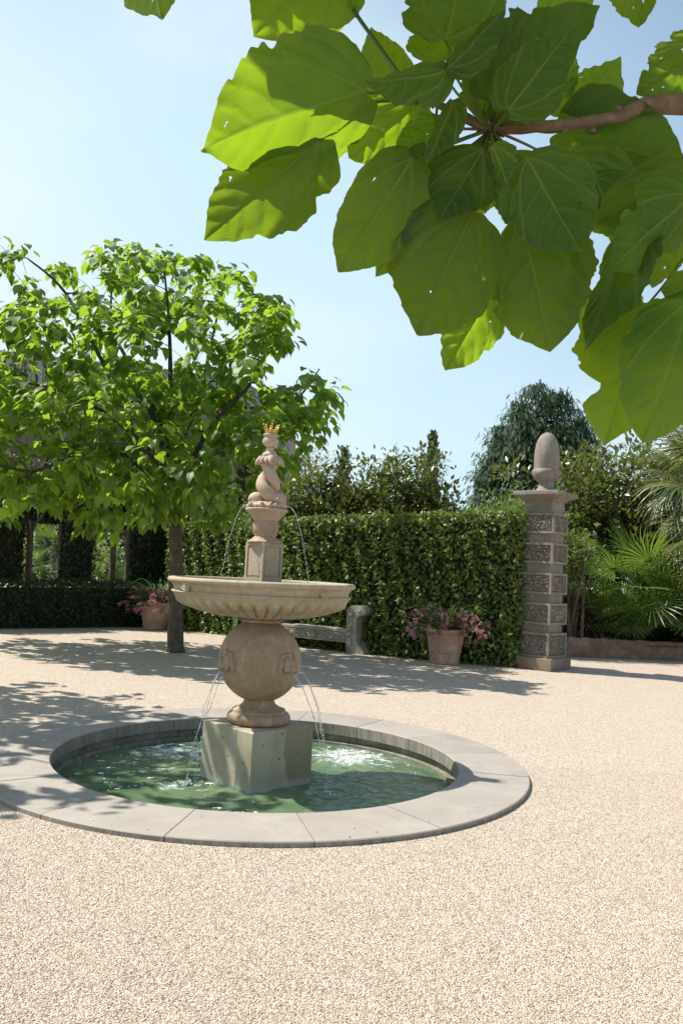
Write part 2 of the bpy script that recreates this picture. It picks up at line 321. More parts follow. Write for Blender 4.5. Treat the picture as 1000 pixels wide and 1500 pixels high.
# ------------------------------------------------------------------ mesh helpers
def tag(o, label=None, cat=None, group=None, kind=None):
    if label: o['label'] = label
    if cat: o['category'] = cat
    if group: o['group'] = group
    if kind: o['kind'] = kind
    return o
def empty(name, loc=(0, 0, 0), rz=0.0):
    o = bpy.data.objects.new(name, None); col.objects.link(o); o.location = loc; o.rotation_euler = (0, 0, rz)
    o.empty_display_size = 0.2; return o
def link(name, me, mat, parent=None):
    o = bpy.data.objects.new(name, me); col.objects.link(o)
    if mat: me.materials.append(mat)
    if parent: o.parent = parent
    return o
class MB:
    def __init__(s): s.v = []; s.f = []
    def add(s, vs, fs):
        b = len(s.v); s.v += [tuple(x) for x in vs]; s.f += [tuple(i + b for i in f) for f in fs]; return s
    def box(s, lo, hi, m=None, bev=0.0):
        x0, y0, z0 = lo; x1, y1, z1 = hi
        if bev:
            e = bev; vs = []; 
            prof = [(z0, e), (z0 + e, 0), (z1 - e, 0), (z1, e)]
            rings = []
            for z, i in prof:
                rings.append([(x0 + i + e * (i == 0), y0 + i, z), (x1 - i - e * (i == 0), y0 + i, z), (x1 - i, y0 + i + e * (i == 0), z), (x1 - i, y1 - i - e * (i == 0), z),
                              (x1 - i - e * (i == 0), y1 - i, z), (x0 + i + e * (i == 0), y1 - i, z), (x0 + i, y1 - i - e * (i == 0), z), (x0 + i, y0 + i + e * (i == 0), z)])
            for r in rings: vs += r
            fs = [tuple(range(7, -1, -1)), tuple(range(24, 32))]
            for k in range(3):
                for j in range(8): fs.append((k * 8 + j, k * 8 + (j + 1) % 8, (k + 1) * 8 + (j + 1) % 8, (k + 1) * 8 + j))
        else:
            vs = [(x0, y0, z0), (x1, y0, z0), (x1, y1, z0), (x0, y1, z0), (x0, y0, z1), (x1, y0, z1), (x1, y1, z1), (x0, y1, z1)]
            fs = [(3, 2, 1, 0), (4, 5, 6, 7), (0, 1, 5, 4), (1, 2, 6, 5), (2, 3, 7, 6), (3, 0, 4, 7)]
        if m is not None: vs = [m @ Vector(p) for p in vs]
        return s.add(vs, fs)
    def lathe(s, prof, n=64, disp=None, m=None, cap=True):
        vs = []; fs = []
        for r, z in prof:
            for j in range(n):
                a = 2 * math.pi * j / n; rr, zz = (r, z) if disp is None else disp(r, z, a)
                vs.append((rr * math.cos(a), rr * math.sin(a), zz))
        for k in range(len(prof) - 1):
            for j in range(n):
                fs.append((k * n + j, k * n + (j + 1) % n, (k + 1) * n + (j + 1) % n, (k + 1) * n + j))
        if cap: fs.append(tuple(range(n - 1, -1, -1))); fs.append(tuple(range((len(prof) - 1) * n, len(prof) * n)))
        if m is not None: vs = [m @ Vector(p) for p in vs]
        return s.add(vs, fs)
    def tube(s, pts, rad, n=8, cap=True):
        pts = [Vector(p) for p in pts]; vs = []; fs = []
        if not hasattr(rad, '__len__'): rad = [rad] * len(pts)
        t0 = (pts[1] - pts[0]).normalized(); ref = Vector((0, 0, 1)) if abs(t0.z) < 0.9 else Vector((1, 0, 0))
        x = t0.cross(ref).normalized()
        for i, p in enumerate(pts):
            t = (pts[min(i + 1, len(pts) - 1)] - pts[max(i - 1, 0)])
            t = t.normalized() if t.length > 1e-9 else t0
            x = (x - t * x.dot(t)); x = x.normalized() if x.length > 1e-6 else t.orthogonal().normalized()
            y = t.cross(x)
            for j in range(n):
                a = 2 * math.pi * j / n; vs.append(p + (x * math.cos(a) + y * math.sin(a)) * rad[i])
        for k in range(len(pts) - 1):
            for j in range(n): fs.append((k * n + j, k * n + (j + 1) % n, (k + 1) * n + (j + 1) % n, (k + 1) * n + j))
        if cap: fs.append(tuple(range(n - 1, -1, -1))); fs.append(tuple(range((len(pts) - 1) * n, len(pts) * n)))
        return s.add(vs, fs)
    def ball(s, m, n=16, k=10, fn=None):
        vs = [(0, 0, -1)]; fs = []
        for i in range(1, k):
            b = -math.pi / 2 + math.pi * i / k
            for j in range(n): a = 2 * math.pi * j / n; vs.append((math.cos(a) * math.cos(b), math.sin(a) * math.cos(b), math.sin(b)))
        vs.append((0, 0, 1)); L = len(vs) - 1
        for j in range(n):
            fs.append((0, 1 + (j + 1) % n, 1 + j)); fs.append((L, L - n + j, L - n + (j + 1) % n))
        for i in range(k - 2):
            for j in range(n): fs.append((1 + i * n + j, 1 + i * n + (j + 1) % n, 1 + (i + 1) * n + (j + 1) % n, 1 + (i + 1) * n + j))
        if fn: vs = [fn(Vector(p)) for p in vs]
        return s.add([m @ Vector(p) for p in vs], fs)
    def prism(s, poly, y0, y1, m=None):
        n = len(poly); vs = [(x, y0, z) for x, z in poly] + [(x, y1, z) for x, z in poly]
        fs = [tuple(range(n)), tuple(range(2 * n - 1, n - 1, -1))] + [(j, j + n, (j + 1) % n + n, (j + 1) % n) for j in range(n)]
        if m is not None: vs = [m @ Vector(p) for p in vs]
        return s.add(vs, fs)
    def grid(s, fn, nu, nv):
        vs = [fn(i / (nu - 1), j / (nv - 1)) for j in range(nv) for i in range(nu)]
        fs = [(j * nu + i, j * nu + i + 1, (j + 1) * nu + i + 1, (j + 1) * nu + i) for j in range(nv - 1) for i in range(nu - 1)]
        return s.add(vs, fs)
    def build(s, name, mat, parent=None, smooth=False, warp=None, world=False, auto=None):
        vs = s.v
        if warp: vs = [warp(Vector(p)) for p in vs]
        if world and parent: inv = parent.matrix_basis.inverted(); vs = [inv @ Vector(p) for p in vs]
        me = bpy.data.meshes.new(name); me.from_pydata([tuple(p) for p in vs], [], s.f); me.update()
        if smooth:
            me.shade_smooth()
            if auto: me.set_sharp_from_angle(angle=R(auto))
        return link(name, me, mat, parent)

def ell(loc, sc, rot=(0, 0, 0)):
    from mathutils import Euler
    return Matrix.Translation(loc) @ Euler(rot).to_matrix().to_4x4() @ Matrix.Diagonal((*sc, 1))

# leaf templates: verts (x across, y along, z normal), faces
def T_heart():
    mid = [(0, 0.0, 0), (0, 0.28, -0.03), (0, 0.6, -0.06), (0, 1.0, -0.26)]
    Ls = [(-0.30, -0.08, 0.02), (-0.47, 0.22, 0.05), (-0.36, 0.58, 0.0)]
    v = mid + Ls + [(-x, y, z) for x, y, z in Ls]
    f = [(0, 1, 5, 4), (1, 2, 6, 5), (2, 3, 6), (1, 0, 7, 8), (2, 1, 8, 9), (3, 2, 9)]
    return np.array(v), f
def T_oval(w=0.24, fold=0.07):
    v = [(0, 0, 0), (-w, 0.45, fold), (0, 1, -0.08), (w, 0.45, fold), (0, 0.5, 0)]
    return np.array(v), [(0, 4, 1), (4, 2, 1), (0, 3, 4), (3, 2, 4)]
def T_spray():
    v = [(0, 0, 0), (-0.16, 0.3, 0.03), (-0.05, 0.4, 0), (-0.20, 0.62, 0.02), (-0.06, 0.68, 0), (-0.12, 0.95, 0), (0, 1.05, 0), (0.12, 0.9, 0.02), (0.06, 0.62, 0), (0.2, 0.55, 0.02), (0.05, 0.36, 0), (0.15, 0.25, 0.03)]
    return np.array(v), [(0, 11, 10, 2, 1), (10, 9, 8, 4, 3, 2), (8, 7, 6, 5, 4)]
def T_heart_fine(nu=9, nv=10):
    pt = [0, 0.06, 0.16, 0.3, 0.45, 0.6, 0.75, 0.88, 0.95, 1.0]; pw = [0.28, 0.72, 0.92, 1.0, 0.96, 0.82, 0.58, 0.28, 0.1, 0.01]; v = []
    for j in range(nv):
        t = j / (nv - 1); w = 0.48 * np.interp(t, pt, pw)
        for i in range(nu):
            s = 2 * i / (nu - 1) - 1; v.append((s * w, t - 0.09 * max(0, 1 - t / 0.2) * abs(s), 0.10 * abs(s) * w / 0.48 - 0.22 * t * t + 0.025 * math.sin(7 * t + 3 * s)))
    return np.array(v), [(j * nu + i, j * nu + i + 1, (j + 1) * nu + i + 1, (j + 1) * nu + i) for j in range(nv - 1) for i in range(nu - 1)]
HEARTF = T_heart_fine()
HEART, OVAL, NARROW, SPRAY = T_heart(), T_oval(), T_oval(0.11, 0.04), T_spray()
ROUND = T_oval(0.36, 0.06)

def unit(a): return a / np.maximum(np.linalg.norm(a, axis=1, keepdims=True), 1e-9)
def leaf_mesh(name, tmpl, P, D, Nn, L, W=None):
    tv, tf = tmpl; P = np.asarray(P, float); D = unit(np.asarray(D, float)); X = unit(np.cross(D, Nn)); Z = np.cross(X, D)
    L = np.asarray(L, float).reshape(-1, 1, 1); W = L if W is None else np.asarray(W, float).reshape(-1, 1, 1)
    V = P[:, None, :] + X[:, None, :] * (tv[None, :, 0:1] * W) + D[:, None, :] * (tv[None, :, 1:2] * L) + Z[:, None, :] * (tv[None, :, 2:3] * L)
    n, k = len(P), len(tv); V = V.reshape(-1, 3)
    off = (np.arange(n) * k)[:, None]
    loops = np.concatenate([(np.array([f]) + off)[:, None, :].reshape(n, -1) for f in tf], 1).ravel()
    sizes = np.tile([len(f) for f in tf], n)
    me = bpy.data.meshes.new(name); me.vertices.add(len(V)); me.vertices.foreach_set('co', V.ravel())
    me.loops.add(len(loops)); me.loops.foreach_set('vertex_index', loops.astype(np.int32))
    me.polygons.add(len(sizes)); me.polygons.foreach_set('loop_start', (np.cumsum(sizes) - sizes).astype(np.int32))
    me.update(calc_edges=True); me.validate(); me.shade_smooth()
    return me
def leaves(name, tmpl, P, D, Nn, L, mat, parent, W=None):
    P = np.asarray(P, float)
    if parent: P = P - np.array(parent.location)
    return link(name, leaf_mesh(name, tmpl, P, D, Nn, L, W), mat, parent)
def rand_dir(n): return unit(rng.normal(size=(n, 3)))

def in_poly(x, y, poly):
    c = False; j = len(poly) - 1
    for i in range(len(poly)):
        xi, yi = poly[i]; xj, yj = poly[j]
        if (yi > y) != (yj > y) and x < (xj - xi) * (y - yi) / (yj - yi) + xi: c = not c
        j = i
    return c

# ================================================================== ground
PX0, PY0 = -0.583, 7.009            # pool centre
R_OUT, R_IN, WATER_Z = 2.20, 1.645, -0.175
def ground_sheet(name, mat, r0, rings, n=128, z=0.0):
    b = MB(); rr = [r0] + rings
    vs = [(PX0 + r * math.cos(2 * math.pi * j / n), PY0 + r * math.sin(2 * math.pi * j / n), z) for r in rr for j in range(n)]
    fs = [(k * n + j, (k + 1) * n + j, (k + 1) * n + (j + 1) % n, k * n + (j + 1) % n) for k in range(len(rr) - 1) for j in range(n)]
    b.add(vs, fs); return b.build(name, mat)
tag(ground_sheet('ground', GRAVEL, 2.12, [3, 5, 8, 14, 30, 80, 250, 900]), kind='structure')

# loose stones lying on the gravel, close enough to be told apart
def pebble_mesh(n=270000):
    y = 2.6 + 4.6 * rng.random(n) ** 1.7; x = (rng.random(n) * 2 - 1) * (0.46 * y + 0.15)
    wide = rng.random(n) < 0.25; x = np.where(wide, rng.normal(0, 1, n) * (0.46 * y + 0.5), x); y = np.where(wide & (rng.random(n) < 0.4), y * rng.uniform(0.35, 1.2, n), y)
    k = np.hypot(x - PX0, y - PY0) > R_OUT + 0.01; x, y = x[k], y[k]; n = len(x)
    ph = np.array([(1, 0, 0), (0.45, 0.8, 0), (-0.55, 0.75, 0), (-1, -0.05, 0), (-0.4, -0.8, 0), (0.5, -0.78, 0), (0.1, 0.05, 0.62), (0, 0, -0.5)])
    f = [(i, (i + 1) % 6, 6) for i in range(6)] + [((i + 1) % 6, i, 7) for i in range(6)]
    s = 0.0019 + 0.0024 * rng.random(n) ** 1.5; a = rng.random(n) * 6.283; tl = rng.normal(0, 0.35, (n, 2))
    V = ph[None] * (1 + 0.22 * rng.normal(size=(n, 8, 1))) * np.stack([s * rng.uniform(0.9, 1.5, n), s * rng.uniform(0.7, 1.0, n), s * rng.uniform(0.8, 1.2, n)], 1)[:, None, :]
    V[:, :, 2] += V[:, :, 0] * tl[:, None, 0] + V[:, :, 1] * tl[:, None, 1]
    c, s_ = np.cos(a)[:, None], np.sin(a)[:, None]
    X = V[:, :, 0] * c - V[:, :, 1] * s_ + x[:, None]; Y = V[:, :, 0] * s_ + V[:, :, 1] * c + y[:, None]; Z = V[:, :, 2] + (s * 0.25)[:, None]
    V = np.stack([X, Y, Z], 2).reshape(-1, 3); off = np.arange(n) * 8
    L = (np.array(f)[None] + off[:, None, None]).ravel().astype(np.int32); nf = n * 12
    me = bpy.data.meshes.new('gravel_stones'); me.vertices.add(len(V)); me.vertices.foreach_set('co', V.ravel()); me.loops.add(len(L)); me.loops.foreach_set('vertex_index', L)
    me.polygons.add(nf); me.polygons.foreach_set('loop_start', np.arange(nf, dtype=np.int32) * 3); me.update(calc_edges=True); me.shade_smooth(); return me
tag(link('gravel_stones', pebble_mesh(), PEBBLES), 'loose pale gravel stones covering the ground in front of the pool', 'gravel', kind='stuff')

# ---- pool
pool = tag(empty('pool_surround', (PX0, PY0, 0)), 'low circular pool rim of pale grey coping slabs around the fountain water', 'pool')
for k in range(16):
    a0 = R(-98.7 + 22.5 * k); a1 = a0 + R(22.5); g = 0.0035
    n = 10; vs = []; fs = []
    prof = [(R_IN, -0.075), (R_IN, 0.028), (R_IN + 0.007, 0.035), (R_OUT - 0.006, 0.035), (R_OUT, 0.029), (R_OUT, -0.075)]
    dz = random.uniform(-0.0015, 0.0015)
    for i in range(n + 1):
        for r, z in prof:
            da = g / r; a = a0 + da + (a1 - a0 - 2 * da) * i / n
            vs.append((r * math.cos(a), r * math.sin(a), z + dz))
    m = len(prof)
    for i in range(n):
        for j in range(m): fs.append((i * m + j, i * m + (j + 1) % m, (i + 1) * m + (j + 1) % m, (i + 1) * m + j))
    fs.append(tuple(range(m))[::-1]); fs.append(tuple(n * m + j for j in range(m)))
    MB().add(vs, [f[::-1] for f in fs]).build('coping_slab', COPING, pool)
cs_ = MB()                                                              # a few grains kicked up on to the coping
for _ in range(150):
    a = random.uniform(0, 6.283); r = R_OUT - abs(random.gauss(0, 0.22)); s = random.uniform(0.002, 0.005)
    if r > R_IN + 0.02: cs_.ball(ell((r * math.cos(a), r * math.sin(a), 0.036 + s * 0.4), (s * 1.4, s, s * 0.7), (0, 0, a * 7)), 6, 4)
gs = cs_.build('grit', PEBBLES, smooth=True); gs.location = (PX0, PY0, 0); tag(gs, 'scattered grains of gravel lying on the pool coping', 'grit', kind='stuff')
w = MB(); w.lathe([(R_IN + 0.045, -0.6), (R_IN + 0.045, -0.08)], 96, cap=False); w.f = [f[::-1] for f in w.f]
w.lathe([(R_IN + 0.3, -0.6), (R_IN + 0.3, -0.08)], 96, cap=False)
w.lathe([(R_IN + 0.3, -0.082), (R_IN + 0.045, -0.082)], 96, cap=False)
w.lathe([(R_IN + 0.044, -0.145), (R_IN - 0.012, -0.15), (R_IN - 0.012, -0.3)], 96, cap=False)
w.build('pool_wall', POOLWALL, pool, smooth=True, auto=30)
MB().lathe([(0.01, -0.6), (R_IN + 0.3, -0.6)], 64, cap=False).build('pool_floor', POOLWALL, pool)

FX = lambda z: -0.02 if z < 0.3 else -0.02 - 0.032 * min(1, (z - 0.3) / 1.1)
FW = lambda p: Vector((p.x + FX(p.z), p.y, p.z))
LAND = {'fl': (-0.53, -0.25), 'fr': (0.60, -0.36), 'bl': (-0.62, 0.62), 'br': (0.62, 0.75)}
IMP = [(-0.88, 0.85, 0.8, 0.38), (0.80, 1.05, 0.85, 0.44), (LAND['fl'][0] - 0.1, LAND['fl'][1], 0.62, 0.27), (-0.95, 0.2, 0.8, 0.26), (LAND['fr'][0], LAND['fr'][1], 0.45, 0.16), (-0.25, -0.95, 0.6, 0.20), (0, 0, 4.0, 0.10)]
WATER = water('murky_pool_water', (0.058, 0.108, 0.062), (0.155, 0.22, 0.11), IMP)
def wfn():
    nr, na = 150, 300; vs = []; fs = []
    for i in range(nr):
        r = (R_IN + 0.04) * (i + 0.3) / (nr - 0.7)
        for j in range(na):
            a = 2 * math.pi * j / na; x, y = r * math.cos(a), r * math.sin(a); z = 0
            for key, (lx, ly) in LAND.items():
                d = math.hypot(x - lx, y - ly); amp = 0.0075 if key in ('fl', 'fr') else 0.010
                z += amp * math.sin(d * 52 + 1.3 * len(key) + lx) * math.exp(-d * 2.6) / (0.5 + d)
            z += 0.010 * mnoise.noise(Vector((x * 4, y * 6, 0.3))) + 0.006 * mnoise.noise(Vector((x * 10, y * 14, 2.3))) + 0.0026 * mnoise.noise(Vector((x * 22, y * 30, 5.3)))
            vs.append((x, y, z))
    for i in range(nr - 1):
        for j in range(na): fs.append((i * na + j, (i + 1) * na + j, (i + 1) * na + (j + 1) % na, i * na + (j + 1) % na))
    fs.append(tuple(range(na)))
    return MB().add(vs, fs)
wt = wfn().build('water', WATER, smooth=True); wt.location = (PX0, PY0, WATER_Z); tag(wt, kind='structure')
# small floating clots of foam
fm = MB()
for c, (sx, sy), n in (((-0.15, -0.98), (0.42, 0.26), 40), ((-0.95, -0.35), (0.4, 0.45), 26), ((-1.15, 0.55), (0.4, 0.35), 26), ((0.85, 1.0), (0.5, 0.3), 24), ((1.35, 0.1), (0.18, 0.5), 8)):
    for _ in range(n):
        x = c[0] + random.gauss(0, sx * 0.6); y = c[1] + random.gauss(0, sy * 0.6)
        if math.hypot(x, y) > R_IN - 0.05 or (abs(x) + abs(y)) < 0.5: continue
        s = random.choice((0.004, 0.005, 0.006, 0.008, 0.010, 0.015)); ph = random.random() * 6
        for _k in range(random.randint(1, 3)):
            fm.ball(ell((x + random.gauss(0, s), y + random.gauss(0, s * 0.6), 0.002), (s * random.uniform(0.8, 1.8), s * random.uniform(0.6, 1.0), 0.003), (0, 0, random.uniform(-0.5, 0.5))), 10, 6, lambda p: p * (1 + 0.25 * math.sin(3 * math.atan2(p.y, p.x) + ph)))
for lx, ly in LAND.values():                                             # splash thrown up where each jet lands
    for _ in range(26):
        a = random.uniform(0, 6.283); r = abs(random.gauss(0, 0.05)); s = random.uniform(0.003, 0.007)
        fm.ball(ell((lx + r * math.cos(a), ly + r * math.sin(a), abs(random.gauss(0, 0.02))), (s, s, s * 1.2)), 8, 6)
fo = fm.build('foam', FOAM, smooth=True); fo.location = (PX0, PY0, WATER_Z); tag(fo, 'white clots of foam floating on the green pool water', 'foam', kind='stuff')

# ================================================================== fountain
ft = tag(empty('fountain', (PX0, PY0, 0)), 'tall tiered sandstone fountain with round basin, globe base and gold crown in the pool', 'fountain')
def fb(mb, name, mat, parent=ft, **k): return mb.build(name, mat, parent, warp=FW, **k)
RZ = lambda a: Matrix.Rotation(a, 4, 'Z')
fb(MB().box((-0.327, -0.327, -0.55), (0.327, 0.327, 0.29), RZ(R(45.5)), 0.006), 'plinth', CONC)
def arc(cx, cz, r, a0, a1, n): return [(cx + r * math.cos(R(a0 + (a1 - a0) * i / n)), cz + r * math.sin(R(a0 + (a1 - a0) * i / n))) for i in range(n + 1)]
foot = [(0.23, 0.2905)] + arc(0.218, 0.338, 0.047, -80, 80, 10) + [(0.222, 0.392), (0.222, 0.405), (0.205, 0.412), (0.165, 0.428), (0.138, 0.45), (0.124, 0.48), (0.122, 0.50), (0.13, 0.51)]
fb(MB().lathe(foot, 64), 'foot', TAN, smooth=True, auto=35)
g = [(0.02, 0.485)] ; gc, gr = 0.806, 0.345
for i in range(41):
    b = R(-68 + (68 + 66) * i / 40); r, z = gr * math.cos(b), gc + gr * math.sin(b)
    if abs(z - 0.897) < 0.012: r += 0.003
    g.append((r, z))
g += [(0.15, 1.122), (0.163, 1.126), (0.166, 1.137), (0.160, 1.147), (0.145, 1.152), (0.142, 1.18)]
fb(MB().lathe(g, 80), 'globe', TAN, smooth=True, auto=50)
# lion masks with open spouting mouths
def mask(parent):
    b = MB()
    b.ball(ell((0, -0.005, 0), (0.066, 0.045, 0.078)), 16, 12)                      # face
    b.ball(ell((0, -0.045, -0.028), (0.036, 0.038, 0.034), (R(20), 0, 0)), 14, 10)   # muzzle
    b.ball(ell((0, -0.046, 0.012), (0.014, 0.024, 0.036)), 10, 8)                    # nose bridge
    b.ball(ell((0, -0.034, -0.066), (0.022, 0.026, 0.013)), 10, 8)                   # jaw
    for s in (-1, 1):
        b.ball(ell((s * 0.078, 0.01, -0.006), (0.022, 0.026, 0.070), (0, R(-s * 14), 0)), 12, 10)  # hanging locks
        b.ball(ell((s * 0.058, 0.006, 0.066), (0.030, 0.026, 0.024), (0, R(s * 30), 0)), 10, 8)
        b.ball(ell((s * 0.027, -0.034, 0.024), (0.016, 0.012, 0.009)), 8, 6)         # brow
    b.ball(ell((0, 0.0, 0.078), (0.045, 0.03, 0.022)), 10, 8)
    return b
MASKA = {'fl': -48, 'fr': 47, 'br': 133, 'bl': -137}
for k, a in MASKA.items():
    mm = Matrix.Rotation(R(a), 4, 'Z') @ Matrix.Translation((0, -gr + 0.002, 0.805)) @ Matrix.Rotation(R(-2), 4, 'X')
    b = mask(None); b.v = [mm @ Vector(p) for p in b.v]; fb(b, 'spout_mask', TAN, smooth=True)
# basin
BR = 0.785
bp = [(0.10, 1.172), (0.155, 1.172), (0.162, 1.175)]
for r, z in ((0.24, 1.180), (0.319, 1.190), (0.40, 1.204), (0.494, 1.226), (0.58, 1.250), (0.64, 1.270), (0.69, 1.294), (0.722, 1.320), (0.735, 1.342)): bp.append((r, z))
bp += [(0.735, 1.346), (0.748, 1.351), (0.752, 1.361), (0.746, 1.370), (0.731, 1.374), (0.729, 1.382), (0.738, 1.405), (0.752, 1.425), (0.762, 1.432)]
bp += arc(0.765, 1.455, 0.022, -80, 90, 8) + [(0.735, 1.478), (0.722, 1.47), (0.715, 1.44), (0.60, 1.36), (0.05, 1.33)]
def densify(p, z0, z1, k):
    out = []
    for i, q in enumerate(p[:-1]):
        out.append(q); n = p[i + 1]
        if z0 <= q[1] < z1 and i < 14:
            for t in range(1, k): out.append((q[0] + (n[0] - q[0]) * t / k, q[1] + (n[1] - q[1]) * t / k))
    return out + [p[-1]]
NG = 40
def gad(r, z, a):
    if z > 1.343 or r < 0.165 or (r < 0.72 and z > 1.335): return r, z
    ph = (a * NG / (2 * math.pi)) % 1.0; t = (r - 0.165) / (0.735 - 0.165)
    lobe = math.sin(math.pi * ph) ** 0.55                              # convex tongues with sharp furrows
    x = abs(ph - 0.5) * 2
    end = 1.0 if t < 0.80 else max(0.0, 1 - ((t - 0.80) / 0.17 + x ** 2 * 0.55) ** 3)
    end = max(0, end); dep = 0.034 * min(1, t * 2.2 + 0.15) * end
    d = dep * lobe - (0.004 if t < 0.9 else 0)
    nx, nz = 0.35 + 0.5 * t, -(0.93 - 0.35 * t)
    return r + nx * d, z + nz * d
fb(MB().lathe(densify(bp, 1.174, 1.345, 4), NG * 12, gad, cap=False), 'basin', BOWL, smooth=True, auto=50)
BW = water('basin_water', (0.03, 0.05, 0.015), (0.05, 0.08, 0.02), [])
fb(MB().lathe([(0.01, 1.463), (0.3, 1.463), (0.5, 1.4635), (0.719, 1.463)], 64, cap=False), 'basin_water', BW)
for a in (-47, 46, 133, -134):
    mm = RZ(R(a)) @ Matrix.Translation((0, -0.742, 1.405)) @ Matrix.Rotation(R(90 - 14), 4, 'X')
    b = MB(); b.lathe([(0.046, -0.01), (0.046, 0.008), (0.040, 0.014), (0.034, 0.009), (0.026, 0.009), (0.014, 0.016), (0.004, 0.018)], 24, m=mm); fb(b, 'roundel', BOWL, smooth=True, auto=40)
# upper pedestal with sunk panels
def pedestal():
    b = MB(); h = 0.112; z0, z1 = 1.40, 1.792
    b.box((-h + 0.012, -h + 0.012, z0), (h - 0.012, h - 0.012, z1 - 0.002))
    for k in range(4):
        m = RZ(R(90 * k))
        b.box((-h, -h, z0), (-h + 0.026, -h + 0.026, z1), m)
        b.box((-h + 0.026, -h, z1 - 0.030), (h - 0.026, -h + 0.0118, z1 - 0.0005), m)
        b.box((-h + 0.026, -h, z0), (h - 0.026, -h + 0.0118, z0 + 0.10), m)
        b.box((-h + 0.036, -h + 0.006, z0 + 0.115), (h - 0.036, -h + 0.0115, z1 - 0.042), m)
    b.v = [RZ(R(47)) @ Vector(p) for p in b.v]; return b
fb(pedestal(), 'pedestal', PALE)
urn = [(0.150, 1.7925), (0.150, 1.800), (0.138, 1.806), (0.115, 1.822), (0.098, 1.836), (0.089, 1.846), (0.089, 1.852), (0.100, 1.868), (0.109, 1.892), (0.113, 1.92), (0.112, 1.945), (0.107, 1.968), (0.104, 1.978)]
tray = [(0.10, 1.978), (0.106, 1.98), (0.108, 1.992), (0.125, 2.010), (0.150, 2.034), (0.172, 2.056), (0.180, 2.062), (0.182, 2.073), (0.178, 2.080), (0.15, 2.083)]
def sq(r, z, a, n=5.0):                                                 # rounded-square plan at the very base
    k = 1.0 if z > 1.83 else 1.0; return r * k, z
fb(MB().lathe(urn, 56), 'urn', TAN, smooth=True, auto=40)
fb(MB().lathe(tray, 56), 'tray', PALE, smooth=True, auto=35)
# two entwined dolphins, heads down, tails up
def dolphins():
    b = MB()
    b.ball(ell((0, 0, 2.10), (0.155, 0.155, 0.045)), 28, 10, lambda p: p * (1 + 0.10 * mnoise.noise(p * 3.2)))
    for k in range(16):                                                 # rocks, fins and curling scales of the base
        a = 2 * math.pi * k / 16 + 0.2; r = random.uniform(0.12, 0.155)
        b.ball(ell((r * math.cos(a), r * math.sin(a), random.uniform(2.092, 2.115)), (random.uniform(0.02, 0.035), random.uniform(0.016, 0.026), random.uniform(0.014, 0.028)), (random.uniform(-0.5, 0.5), random.uniform(-0.5, 0.5), a)), 10, 7, lambda p: p * (1 + 0.2 * mnoise.noise(p * 4 + Vector((k, 0, 0)))))
    for s in range(2):
        o = math.pi * s + R(-98)
        hx, hy = 0.098 * math.cos(o + R(75)), 0.098 * math.sin(o + R(75))
        b.ball(ell((hx, hy, 2.165), (0.080, 0.068, 0.060), (0, 0, o + R(75))), 20, 14)     # forehead
        b.ball(ell((hx * 1.45, hy * 1.45, 2.112), (0.040, 0.050, 0.028), (0, R(12), o + R(75))), 16, 10)  # jaws
        b.ball(ell((hx * 1.5, hy * 1.5, 2.138), (0.034, 0.040, 0.014), (0, R(14), o + R(75))), 14, 8)
        for e in (-1, 1):
            ca = o + R(75) + e * 0.45; b.ball(ell((0.145 * math.cos(ca), 0.145 * math.sin(ca), 2.158), (0.013, 0.013, 0.013)), 8, 6)
            fa = o + R(75) + e * 0.85
            b.ball(ell((0.13 * math.cos(fa), 0.13 * math.sin(fa), 2.112), (0.046, 0.016, 0.026), (0, R(25), fa + e * 0.4)), 12, 8)
        pts = []; rad = []
        for i in range(36):
            t = i / 35; a = o + R(75) - 1.0 * t * 2 * math.pi * 0.88; rr = 0.055 * (1 - t) ** 1.8 + 0.036 * min(1, t * 3) * (1 - 0.2 * t)
            pts.append((rr * math.cos(a), rr * math.sin(a), 2.15 + 0.325 * t)); rad.append(0.056 - 0.016 * t + 0.004 * math.sin(t * 3.1))
        b.tube(pts, rad, 16)
    for k, aa in enumerate((R(-78), R(2), R(-158), R(62), R(130))):       # tail flukes drooping outwards like a capital
        c_, s__ = math.cos(aa), math.sin(aa); dz = 0.004 * math.sin(k * 2.1)
        b.tube([(0.015 * c_, 0.015 * s__, 2.455), (0.045 * c_, 0.045 * s__, 2.498 + dz), (0.078 * c_, 0.078 * s__, 2.502 + dz), (0.104 * c_, 0.104 * s__, 2.478 + dz), (0.122 * c_, 0.122 * s__, 2.450 + dz)], [0.030, 0.036, 0.034, 0.022, 0.006], 12)
        for e in (-1, 1):
            fa = aa + e * 0.42; b.tube([(0.05 * math.cos(fa), 0.05 * math.sin(fa), 2.500), (0.085 * math.cos(fa), 0.085 * math.sin(fa), 2.490), (0.108 * math.cos(fa), 0.108 * math.sin(fa), 2.462)], [0.026, 0.022, 0.005], 10)
    b.lathe([(0.03, 2.44), (0.055, 2.475), (0.07, 2.50), (0.068, 2.522), (0.05, 2.53)], 24)
    return b
fb(dolphins(), 'dolphin_statue', PALE, smooth=True)
neck = [(0.03, 2.50), (0.055, 2.512), (0.066, 2.525), (0.067, 2.543), (0.062, 2.552), (0.050, 2.562), (0.034, 2.572), (0.032, 2.592), (0.036, 2.598), (0.032, 2.604)]
fb(MB().lathe(neck, 40), 'neck_ring', PALE, smooth=True, auto=50)
fin = [(0.02, 2.60), (0.036, 2.612), (0.057, 2.630), (0.066, 2.652), (0.064, 2.674), (0.052, 2.692), (0.054, 2.70), (0.065, 2.710), (0.062, 2.721), (0.03, 2.724)]
fb(MB().lathe(fin, 60, lambda r, z, a: (r * (1 + (0.11 * abs(math.sin(5 * a + 28 * (z - 2.6))) - 0.05 if 2.61 < z < 2.695 else 0.04 * math.sin(9 * a) * (z > 2.705))), z)), 'finial_bud', PALE, smooth=True)
